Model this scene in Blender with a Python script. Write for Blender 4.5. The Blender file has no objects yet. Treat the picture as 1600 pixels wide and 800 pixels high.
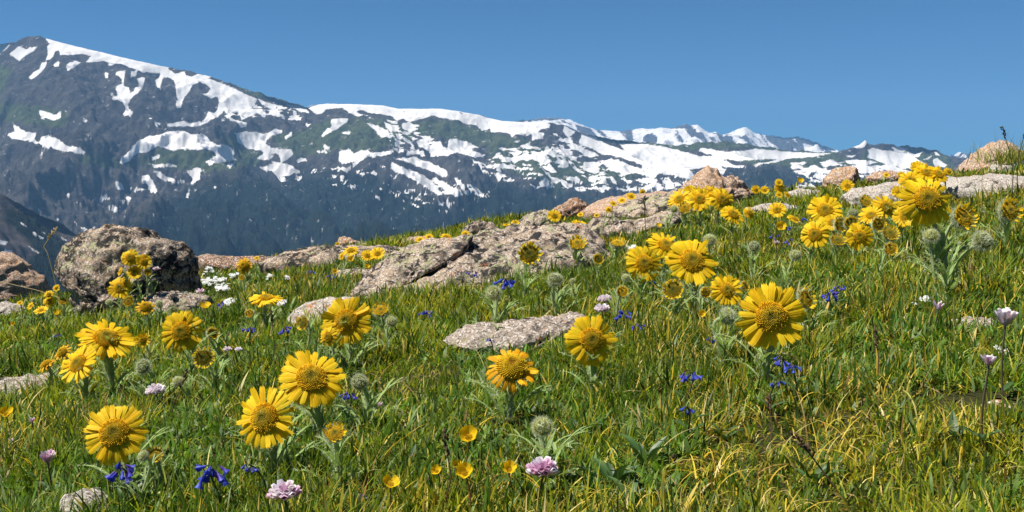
import bpy, bmesh, math, random
import numpy as np
from mathutils import Vector, Matrix

random.seed(7)
RNG = np.random.default_rng(11)
scene = bpy.context.scene
COL = scene.collection
R_ = math.radians

# ------------------------------------------------------------------ camera
F = 1556.0                      # focal length in pixels of the 1600 px wide photograph
PITCH = math.atan(100.0 / F)    # eye level sits 100 px above the picture's centre
cam_d = bpy.data.cameras.new("camera")
cam_d.sensor_width = 36.0
cam_d.lens = F / 1600.0 * 36.0
cam_d.clip_start = 0.05
cam_d.clip_end = 60000.0
cam = bpy.data.objects.new("camera", cam_d)
COL.objects.link(cam)
cam.location = (0, 0, 0)
cam.rotation_euler = (R_(90) - PITCH, 0, 0)
scene.camera = cam

# ------------------------------------------------------------------ sky, sun, exposure
SUN_EL, SUN_AZ = R_(61.0), R_(-103.0)        # azimuth from +Y towards +X: high, to the left
world = bpy.data.worlds.new("World")
scene.world = world
world.use_nodes = True
wn = world.node_tree
bg = wn.nodes["Background"]
sky = wn.nodes.new("ShaderNodeTexSky")
sky.sky_type = 'NISHITA'
sky.sun_disc = False
sky.sun_elevation = SUN_EL
sky.sun_rotation = SUN_AZ
sky.altitude = 3600.0
sky.air_density = 1.0
sky.dust_density = 0.1
sky.ozone_density = 3.0
hsv = wn.nodes.new("ShaderNodeHueSaturation")     # the deep blue of thin mountain air
hsv.inputs["Saturation"].default_value = 1.38
hsv.inputs["Value"].default_value = 0.78
hsv.inputs["Hue"].default_value = 0.490
wn.links.new(sky.outputs[0], hsv.inputs["Color"])
tint = wn.nodes.new("ShaderNodeMix"); tint.data_type = 'RGBA'; tint.blend_type = 'MULTIPLY'
tint.inputs[0].default_value = 1.0
tint.inputs[7].default_value = (0.15, 0.56, 0.72, 1)
wn.links.new(hsv.outputs[0], tint.inputs[6])
wn.links.new(tint.outputs[2], bg.inputs[0])
bg.inputs[1].default_value = 0.06
sun_d = bpy.data.lights.new("sun", 'SUN')
sun_d.energy = 4.2
sun_d.angle = R_(0.5)
sun_d.color = (1.0, 0.955, 0.88)
sun = bpy.data.objects.new("sun", sun_d)
COL.objects.link(sun)
sdir = Vector((math.sin(SUN_AZ) * math.cos(SUN_EL), math.cos(SUN_AZ) * math.cos(SUN_EL), math.sin(SUN_EL)))
sun.rotation_euler = sdir.to_track_quat('Z', 'Y').to_euler()
scene.view_settings.view_transform = 'Standard'
scene.view_settings.look = 'None'
scene.view_settings.exposure = 1.1
scene.view_settings.gamma = 1.0
scene.cycles.use_denoising = True
scene.cycles.max_bounces = 8
scene.cycles.transmission_bounces = 4
scene.cycles.volume_bounces = 0

# ------------------------------------------------------------------ noise
_perm = np.random.default_rng(3).permutation(256)
_perm = np.concatenate([_perm, _perm, _perm])
_g3 = np.array([(1,1,0),(-1,1,0),(1,-1,0),(-1,-1,0),(1,0,1),(-1,0,1),(1,0,-1),(-1,0,-1),
                (0,1,1),(0,-1,1),(0,1,-1),(0,-1,-1),(1,1,0),(-1,1,0),(0,-1,1),(0,-1,-1)], float)
def perlin(x, y, z=0.0):
    x, y, z = np.broadcast_arrays(np.asarray(x, float), np.asarray(y, float), np.asarray(z, float))
    xi, yi, zi = np.floor(x).astype(int), np.floor(y).astype(int), np.floor(z).astype(int)
    xf, yf, zf = x - xi, y - yi, z - zi
    xi &= 255; yi &= 255; zi &= 255
    u, v, w = (t * t * t * (t * (t * 6 - 15) + 10) for t in (xf, yf, zf))
    def g(a, b, c):
        h = _perm[_perm[_perm[(xi + a) & 255] + ((yi + b) & 255)] + ((zi + c) & 255)] & 15
        q = _g3[h]
        return q[..., 0] * (xf - a) + q[..., 1] * (yf - b) + q[..., 2] * (zf - c)
    l = lambda a, b, t: a + t * (b - a)
    return l(l(l(g(0,0,0), g(1,0,0), u), l(g(0,1,0), g(1,1,0), u), v),
             l(l(g(0,0,1), g(1,0,1), u), l(g(0,1,1), g(1,1,1), u), v), w)
def fbm(x, y, z=0.0, o=4, gain=0.5):
    s, a = 0.0, 1.0
    for k in range(o):
        s = s + a * perlin(np.asarray(x) * 2**k + 17.3 * k, np.asarray(y) * 2**k - 9.1 * k, np.asarray(z) * 2**k + 4.7 * k)
        a *= gain
    return s
def ridged(x, y, z=0.0, o=4, gain=0.5):
    s, a = 0.0, 1.0
    for k in range(o):
        s = s + a * (1 - np.abs(perlin(np.asarray(x) * 2**k + 31.7 * k, np.asarray(y) * 2**k + 5.3 * k, np.asarray(z) * 2**k)) * 2)
        a *= gain
    return s
def sstep(a, b, x):
    t = np.clip((np.asarray(x, float) - a) / (b - a), 0, 1)
    return t * t * (3 - 2 * t)

# ------------------------------------------------------------------ pixel <-> world
CP, SP = math.cos(PITCH), math.sin(PITCH)
def at(px, py, d):
    """World point at forward distance d (metres along +Y) seen at photo pixel (px, py)."""
    u, v = (px - 800.0) / F, (400.0 - py) / F
    dx, dy, dz = u, CP + v * SP, -SP + v * CP
    k = d / dy
    return np.array([dx * k, d * np.ones_like(np.asarray(dx * k, float)), dz * k])
def to_px(x, y, z):
    f = y * CP - z * SP
    v = y * SP + z * CP
    return 800.0 + F * x / f, 400.0 - F * v / f

# ------------------------------------------------------------------ mesh helpers
def mesh_np(name, V, quads=None, tris=None, cols=None, smooth=True, attrs=None):
    me = bpy.data.meshes.new(name)
    V = np.ascontiguousarray(V, dtype=np.float32)
    nq = 0 if quads is None else len(quads)
    nt = 0 if tris is None else len(tris)
    me.vertices.add(len(V)); me.vertices.foreach_set("co", V.ravel())
    li = []
    if nq: li.append(np.asarray(quads, np.int32).ravel())
    if nt: li.append(np.asarray(tris, np.int32).ravel())
    li = np.concatenate(li)
    me.loops.add(len(li)); me.loops.foreach_set("vertex_index", li)
    me.polygons.add(nq + nt)
    st = np.concatenate([np.arange(nq) * 4, nq * 4 + np.arange(nt) * 3]).astype(np.int32)
    me.polygons.foreach_set("loop_start", st)
    me.polygons.foreach_set("use_smooth", np.full(nq + nt, smooth, dtype=bool))
    me.update(calc_edges=True)
    if cols is not None:
        a = me.color_attributes.new("tint", 'FLOAT_COLOR', 'POINT')
        c = np.ones((len(V), 4), np.float32); c[:, :3] = cols
        a.data.foreach_set("color", c.ravel())
    for k, v in (attrs or {}).items():
        a = me.attributes.new(k, 'FLOAT', 'POINT')
        a.data.foreach_set("value", np.asarray(v, np.float32))
    me.validate()
    return me
class MB:
    """Collects vertices, faces and a colour per vertex for one mesh."""
    def __init__(s): s.v, s.q, s.t, s.c, s.n = [], [], [], [], 0
    def add(s, V, quads=(), tris=(), col=(1, 1, 1)):
        V = np.asarray(V, float).reshape(-1, 3)
        c = np.asarray(col, float)
        if c.ndim == 1: c = np.tile(c, (len(V), 1))
        s.v.append(V); s.c.append(c)
        if len(quads): s.q.append(np.asarray(quads, int) + s.n)
        if len(tris): s.t.append(np.asarray(tris, int) + s.n)
        s.n += len(V)
    def mesh(s, name, mat, smooth=True):
        me = mesh_np(name, np.concatenate(s.v), np.concatenate(s.q) if s.q else None,
                     np.concatenate(s.t) if s.t else None, np.concatenate(s.c), smooth)
        me.materials.append(mat)
        return me
def grid_faces(nr, nc, wrap=False):
    r, c = np.meshgrid(np.arange(nr - 1), np.arange(nc if wrap else nc - 1), indexing='ij')
    c2 = (c + 1) % nc
    return np.stack([r * nc + c, r * nc + c2, (r + 1) * nc + c2, (r + 1) * nc + c], -1).reshape(-1, 4)
def tube(mb, pts, rad, col, n=8, cap=True):
    pts = np.asarray(pts, float); m = len(pts)
    rad = np.broadcast_to(np.asarray(rad, float), (m,))
    tg = np.gradient(pts, axis=0); tg /= np.linalg.norm(tg, axis=1, keepdims=True) + 1e-12
    ref = np.array([0.31, 0.95, 0.05])
    a = np.cross(tg, ref); a /= np.linalg.norm(a, axis=1, keepdims=True) + 1e-12
    b = np.cross(tg, a)
    th = np.arange(n) / n * 2 * math.pi
    V = pts[:, None] + rad[:, None, None] * (np.cos(th)[None, :, None] * a[:, None] + np.sin(th)[None, :, None] * b[:, None])
    c = np.asarray(col, float)
    if c.ndim == 2: c = np.repeat(c, n, 0)
    V = V.reshape(-1, 3); q = grid_faces(m, n, True)
    if cap:
        V = np.concatenate([V, pts[-1:] + tg[-1:] * rad[-1]])
        t = [((m - 1) * n + k, (m - 1) * n + (k + 1) % n, m * n) for k in range(n)]
        if c.ndim == 2: c = np.concatenate([c, c[-1:]])
        mb.add(V, q, t, c)
    else:
        mb.add(V, q, (), c)
def hairs(mb, P, D, L, w, col):
    """Fine bent hairs: roots P, directions D, lengths L."""
    P, D = np.asarray(P, float), np.asarray(D, float); n = len(P)
    D = D / (np.linalg.norm(D, axis=1, keepdims=True) + 1e-9)
    s = np.cross(D, RNG.normal(size=(n, 3))); s /= np.linalg.norm(s, axis=1, keepdims=True) + 1e-9
    bend = RNG.normal(size=(n, 3)) * 0.35
    L = np.broadcast_to(np.asarray(L, float), (n,))[:, None]
    mid = P + D * L * 0.55
    tip = P + (D + bend) * L
    V = np.stack([P - s * w, P + s * w, mid + s * w * .7, mid - s * w * .7, tip], 1).reshape(-1, 3)
    k = np.arange(n)[:, None] * 5
    mb.add(V, k + np.array([[0, 1, 2, 3]]), k + np.array([[3, 2, 4]]), col)

def link(name, me, parent=None, M=None):
    o = bpy.data.objects.new(name, me); COL.objects.link(o)
    if parent is not None: o.parent = parent
    if M is not None: o.matrix_basis = M
    return o
def tag(o, label, cat, group=None, kind=None):
    o['label'] = label; o['category'] = cat
    if group: o['group'] = group
    if kind: o['kind'] = kind
    return o
def thing(name, loc, label, cat, group=None):
    o = bpy.data.objects.new(name, None); COL.objects.link(o)
    o.location = loc; o.empty_display_size = 0.02
    return tag(o, label, cat, group)

# ------------------------------------------------------------------ materials
def new_mat(name):
    m = bpy.data.materials.new(name); m.use_nodes = True
    nt = m.node_tree; nt.nodes.clear()
    out = nt.nodes.new("ShaderNodeOutputMaterial")
    return m, nt, out
def N(nt, typ, **kw):
    n = nt.nodes.new(typ)
    for k, v in kw.items():
        if k in n.bl_rna.properties: setattr(n, k, v)
        else: n.inputs[k.replace('_', ' ')].default_value = v
    return n
def leaf_mat(name, trans=0.45, rough=0.5, spec=0.3, gain=(1, 1, 1), tgain=(1.1, 1.15, 0.6), vary=0.0, vscale=400.0):
    """Thin plant tissue: tint comes from the mesh, light passes through."""
    m, nt, out = new_mat(name); L = nt.links
    a = N(nt, "ShaderNodeVertexColor", layer_name="tint")
    mul = N(nt, "ShaderNodeMix", data_type='RGBA', blend_type='MULTIPLY'); mul.inputs[0].default_value = 1
    mul.inputs[7].default_value = (*gain, 1)
    L.new(a.outputs[0], mul.inputs[6])
    col = mul.outputs[2]
    if vary > 0:
        tc = N(nt, "ShaderNodeTexCoord"); nz = N(nt, "ShaderNodeTexNoise", Scale=vscale, Detail=3.0)
        L.new(tc.outputs["Object"], nz.inputs["Vector"])
        mr = N(nt, "ShaderNodeMapRange"); mr.inputs[1].default_value = .3; mr.inputs[2].default_value = .7
        mr.inputs[3].default_value = 1 - vary; mr.inputs[4].default_value = 1 + vary
        L.new(nz.outputs[0], mr.inputs[0])
        m2 = N(nt, "ShaderNodeMix", data_type='RGBA', blend_type='MULTIPLY'); m2.inputs[0].default_value = 1
        L.new(col, m2.inputs[6]); L.new(mr.outputs[0], m2.inputs[7]); col = m2.outputs[2]
    p = N(nt, "ShaderNodeBsdfPrincipled"); p.inputs["Roughness"].default_value = rough
    p.inputs["Specular IOR Level"].default_value = spec
    L.new(col, p.inputs["Base Color"])
    t = N(nt, "ShaderNodeBsdfTranslucent")
    m3 = N(nt, "ShaderNodeMix", data_type='RGBA', blend_type='MULTIPLY'); m3.inputs[0].default_value = 1
    m3.inputs[7].default_value = (*tgain, 1); L.new(col, m3.inputs[6]); L.new(m3.outputs[2], t.inputs[0])
    mx = N(nt, "ShaderNodeMixShader"); mx.inputs[0].default_value = trans
    L.new(p.outputs[0], mx.inputs[1]); L.new(t.outputs[0], mx.inputs[2]); L.new(mx.outputs[0], out.inputs[0])
    return m
M_GRASS = leaf_mat("grass_blade", 0.40, 0.48, 0.28, gain=(1.24, 1.17, 1.0))
M_LEAF = leaf_mat("woolly_leaf", 0.35, 0.75, 0.15)
M_BROAD = leaf_mat("broad_leaf", 0.30, 0.45, 0.4)
M_PETAL = leaf_mat("yellow_petal", 0.36, 0.6, 0.15, tgain=(1.05, 1.0, 0.5), vary=0.08, vscale=9.0)
M_BELL = leaf_mat("blue_bell", 0.35, 0.45, 0.3, tgain=(1.1, 1.0, 1.2))
M_CLOVER = leaf_mat("clover_floret", 0.4, 0.6, 0.2, tgain=(1.0, 0.9, 1.0))
M_WHITE = leaf_mat("white_petal", 0.35, 0.6, 0.2, tgain=(1, 1, 1))
M_WOOL = leaf_mat("plant_wool", 0.5, 0.9, 0.05, tgain=(1.05, 1.05, 0.85))
M_DISC = leaf_mat("flower_disc", 0.15, 0.8, 0.1)

def rock_mat(name, base, warm, lichen_dark=0.5, lichen_green=0.45, grain=1.0):
    m, nt, out = new_mat(name); L = nt.links
    tc = N(nt, "ShaderNodeTexCoord"); oi = N(nt, "ShaderNodeObjectInfo")
    off = N(nt, "ShaderNodeVectorMath", operation='ADD')
    sc_ = N(nt, "ShaderNodeMath", operation='MULTIPLY'); sc_.inputs[1].default_value = 40.0
    L.new(oi.outputs["Random"], sc_.inputs[0])
    L.new(tc.outputs["Object"], off.inputs[0]); L.new(sc_.outputs[0], off.inputs[1])
    V = off.outputs[0]
    def noise(scale, detail=6.0, rough=0.6, dist=0.0):
        n = N(nt, "ShaderNodeTexNoise", Scale=scale, Detail=detail, Roughness=rough, Distortion=dist)
        L.new(V, n.inputs["Vector"]); return n.outputs[0]
    def ramp(fac, a, b):
        r = N(nt, "ShaderNodeMapRange"); r.inputs[1].default_value = a; r.inputs[2].default_value = b
        L.new(fac, r.inputs[0]); return r.outputs[0]
    def mix(f, c1, c2, typ='MIX'):
        x = N(nt, "ShaderNodeMix", data_type='RGBA', blend_type=typ)
        if isinstance(f, float): x.inputs[0].default_value = f
        else: L.new(f, x.inputs[0])
        for s, c in ((6, c1), (7, c2)):
            if isinstance(c, tuple): x.inputs[s].default_value = (*c, 1)
            else: L.new(c, x.inputs[s])
        return x.outputs[2]
    c = mix(ramp(noise(6.0), 0.38, 0.62), base, warm)
    # crystals of the granite
    vo = N(nt, "ShaderNodeTexVoronoi", Scale=260.0 * grain); L.new(V, vo.inputs["Vector"])
    sp = N(nt, "ShaderNodeSeparateColor"); L.new(vo.outputs["Color"], sp.inputs[0])
    c = mix(ramp(sp.outputs[0], 0.72, 0.78), c, (0.62, 0.55, 0.48))
    c = mix(ramp(sp.outputs[1], 0.80, 0.86), c, (0.15, 0.13, 0.115))
    # lichen crusts
    f1 = noise(22.0, 8.0, 0.72, 0.6)
    a1 = N(nt, "ShaderNodeMath", operation='MULTIPLY')
    L.new(ramp(f1, 0.60 - 0.16 * lichen_dark, 0.66 - 0.16 * lichen_dark), a1.inputs[0])
    L.new(ramp(noise(7.0, 3.0), 0.56 - 0.2 * lichen_dark, 0.66 - 0.2 * lichen_dark), a1.inputs[1])
    c = mix(a1.outputs[0], c, (0.030, 0.028, 0.026))
    f2 = noise(31.0, 8.0, 0.7, 0.4)
    a2 = N(nt, "ShaderNodeMath", operation='MULTIPLY')
    L.new(ramp(f2, 0.62 - 0.14 * lichen_green, 0.67 - 0.14 * lichen_green), a2.inputs[0])
    L.new(ramp(noise(5.0, 3.0, 0.5, 0.3), 0.50, 0.6), a2.inputs[1])
    c = mix(a2.outputs[0], c, (0.36, 0.35, 0.19))
    a3 = N(nt, "ShaderNodeMath", operation='MULTIPLY')
    L.new(ramp(noise(40.0, 6.0, 0.7), 0.60, 0.64), a3.inputs[0])
    L.new(ramp(noise(4.0, 3.0), 0.53, 0.6), a3.inputs[1])
    c = mix(a3.outputs[0], c, (0.46, 0.17, 0.05))
    p = N(nt, "ShaderNodeBsdfPrincipled"); p.inputs["Roughness"].default_value = 0.92
    p.inputs["Specular IOR Level"].default_value = 0.2
    L.new(c, p.inputs["Base Color"])
    add = N(nt, "ShaderNodeMath", operation='MULTIPLY_ADD'); add.inputs[1].default_value = 0.35
    L.new(f1, add.inputs[0])
    n3 = noise(130.0, 5.0, 0.7); L.new(n3, add.inputs[2])
    bp = N(nt, "ShaderNodeBump"); bp.inputs["Strength"].default_value = 1.0; bp.inputs["Distance"].default_value = 0.008
    L.new(add.outputs[0], bp.inputs["Height"]); L.new(bp.outputs[0], p.inputs["Normal"])
    L.new(p.outputs[0], out.inputs[0])
    return m
ROCK = {
    'pink': rock_mat("lichened_granite", (0.37, 0.28, 0.205), (0.43, 0.31, 0.21), 0.80, 0.7),
    'dark': rock_mat("dark_lichened_granite", (0.34, 0.255, 0.18), (0.42, 0.28, 0.165), 0.95, 0.5),
    'orange': rock_mat("orange_granite", (0.46, 0.26, 0.13), (0.36, 0.22, 0.14), 0.30, 0.15),
    'rust': rock_mat("rust_brown_granite", (0.25, 0.12, 0.06), (0.33, 0.17, 0.08), 0.55, 0.05),
    'grey': rock_mat("pale_grey_granite", (0.40, 0.37, 0.33), (0.44, 0.37, 0.30), 0.22, 0.25),
    'coarse': rock_mat("coarse_pale_granite", (0.37, 0.30, 0.235), (0.32, 0.245, 0.185), 0.45, 0.4, 1.3),
}

# ------------------------------------------------------------------ meadow ground
def ground(x, y):
    x, y = np.asarray(x, float), np.asarray(y, float)
    yy = np.clip(y, 0.3, 60)
    z = -0.322 + 0.125 * np.clip(x, -6, 6) + 0.025 * yy
    z = z + 0.030 * fbm(x * 0.9 + 3.1, y * 0.9, 0.0, 3) + 0.010 * fbm(x * 4.0, y * 4.0, 2.0, 2)
    dr = np.clip(y - 5.8 - 1.0 * np.clip(x, -2.2, 0) + 0.5 * np.clip(x, 0, 2.6), 0, None)
    z = z - 0.05 * dr ** 2 / (1 + 0.06 * dr)
    return z
def ground_hit(px, py, dmax=9.0):
    d = np.arange(0.5, dmax, 0.01)
    P = at(px, py, d)
    h = P[2] - ground(P[0], P[1])
    k = np.argmax(h < 0)
    return d[k] if h[k] < 0 else dmax
def soil_material():
    m, nt, out = new_mat("meadow_soil"); L = nt.links
    tc = N(nt, "ShaderNodeTexCoord")
    n1 = N(nt, "ShaderNodeTexNoise", Scale=5.0, Detail=8.0); n2 = N(nt, "ShaderNodeTexNoise", Scale=90.0, Detail=6.0)
    for n in (n1, n2): L.new(tc.outputs["Object"], n.inputs["Vector"])
    r1 = N(nt, "ShaderNodeValToRGB"); r1.color_ramp.elements[0].color = (0.018, 0.022, 0.008, 1); r1.color_ramp.elements[1].color = (0.042, 0.044, 0.018, 1)
    r1.color_ramp.elements[0].position = .4; r1.color_ramp.elements[1].position = .62
    L.new(n1.outputs[0], r1.inputs[0])
    r2 = N(nt, "ShaderNodeValToRGB"); r2.color_ramp.elements[0].color = (0.45, 0.45, 0.4, 1); r2.color_ramp.elements[1].color = (1.5, 1.4, 1.2, 1)
    L.new(n2.outputs[0], r2.inputs[0])
    mx = N(nt, "ShaderNodeMix", data_type='RGBA', blend_type='MULTIPLY'); mx.inputs[0].default_value = 1
    L.new(r1.outputs[0], mx.inputs[6]); L.new(r2.outputs[0], mx.inputs[7])
    p = N(nt, "ShaderNodeBsdfPrincipled"); p.inputs["Roughness"].default_value = 1.0; p.inputs["Specular IOR Level"].default_value = 0.1
    bp = N(nt, "ShaderNodeBump"); bp.inputs["Strength"].default_value = .8; bp.inputs["Distance"].default_value = .01
    L.new(n2.outputs[0], bp.inputs["Height"]); L.new(bp.outputs[0], p.inputs["Normal"])
    L.new(mx.outputs[2], p.inputs["Base Color"]); L.new(p.outputs[0], out.inputs[0])
    return m
def build_ground():
    yy = np.concatenate([np.linspace(-3, 0.5, 15), np.linspace(0.55, 9, 200), np.linspace(9.5, 160, 60) ])
    xx = np.concatenate([-np.geomspace(160, 6.2, 30), np.linspace(-6, 6, 260), np.geomspace(6.2, 160, 30)])
    Y, X = np.meshgrid(yy, xx, indexing='ij')
    Z = ground(X, Y)
    V = np.stack([X, Y, Z], -1).reshape(-1, 3)
    me = mesh_np("ground", V, grid_faces(len(yy), len(xx)))
    me.materials.append(soil_material())
    o = link("ground", me); tag(o, "sloping meadow ground of dark soil under the flowers and grass", "ground", kind="structure")
build_ground()

# ------------------------------------------------------------------ mountains
def poly_sd(px, py, poly):
    """Signed distance in pixels, positive inside."""
    poly = np.asarray(poly, float)
    a, b = poly, np.roll(poly, -1, 0)
    d2 = np.full(px.shape, 1e18); ins = np.zeros(px.shape, bool)
    for (x0, y0), (x1, y1) in zip(a, b):
        ex, ey = x1 - x0, y1 - y0
        t = np.clip(((px - x0) * ex + (py - y0) * ey) / (ex * ex + ey * ey + 1e-9), 0, 1)
        d2 = np.minimum(d2, (px - x0 - t * ex) ** 2 + (py - y0 - t * ey) ** 2)
        c = ((y0 > py) != (y1 > py))
        with np.errstate(divide='ignore', invalid='ignore'):
            xi = x0 + (py - y0) / (ey if ey != 0 else 1e-9) * ex
        ins ^= c & (px < xi)
    return np.sqrt(d2) * np.where(ins, 1, -1)
def field(px, py, polys, pad=10.0, lo=-8.0, hi=8.0):
    s = np.full(px.shape, lo)
    for p in polys:
        q = np.asarray(p, float)
        m = (px > q[:, 0].min() - pad) & (px < q[:, 0].max() + pad) & (py > q[:, 1].min() - pad) & (py < q[:, 1].max() + pad)
        if m.any(): s[m] = np.maximum(s[m], np.clip(poly_sd(px[m], py[m], q), lo, hi))
    return s
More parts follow.
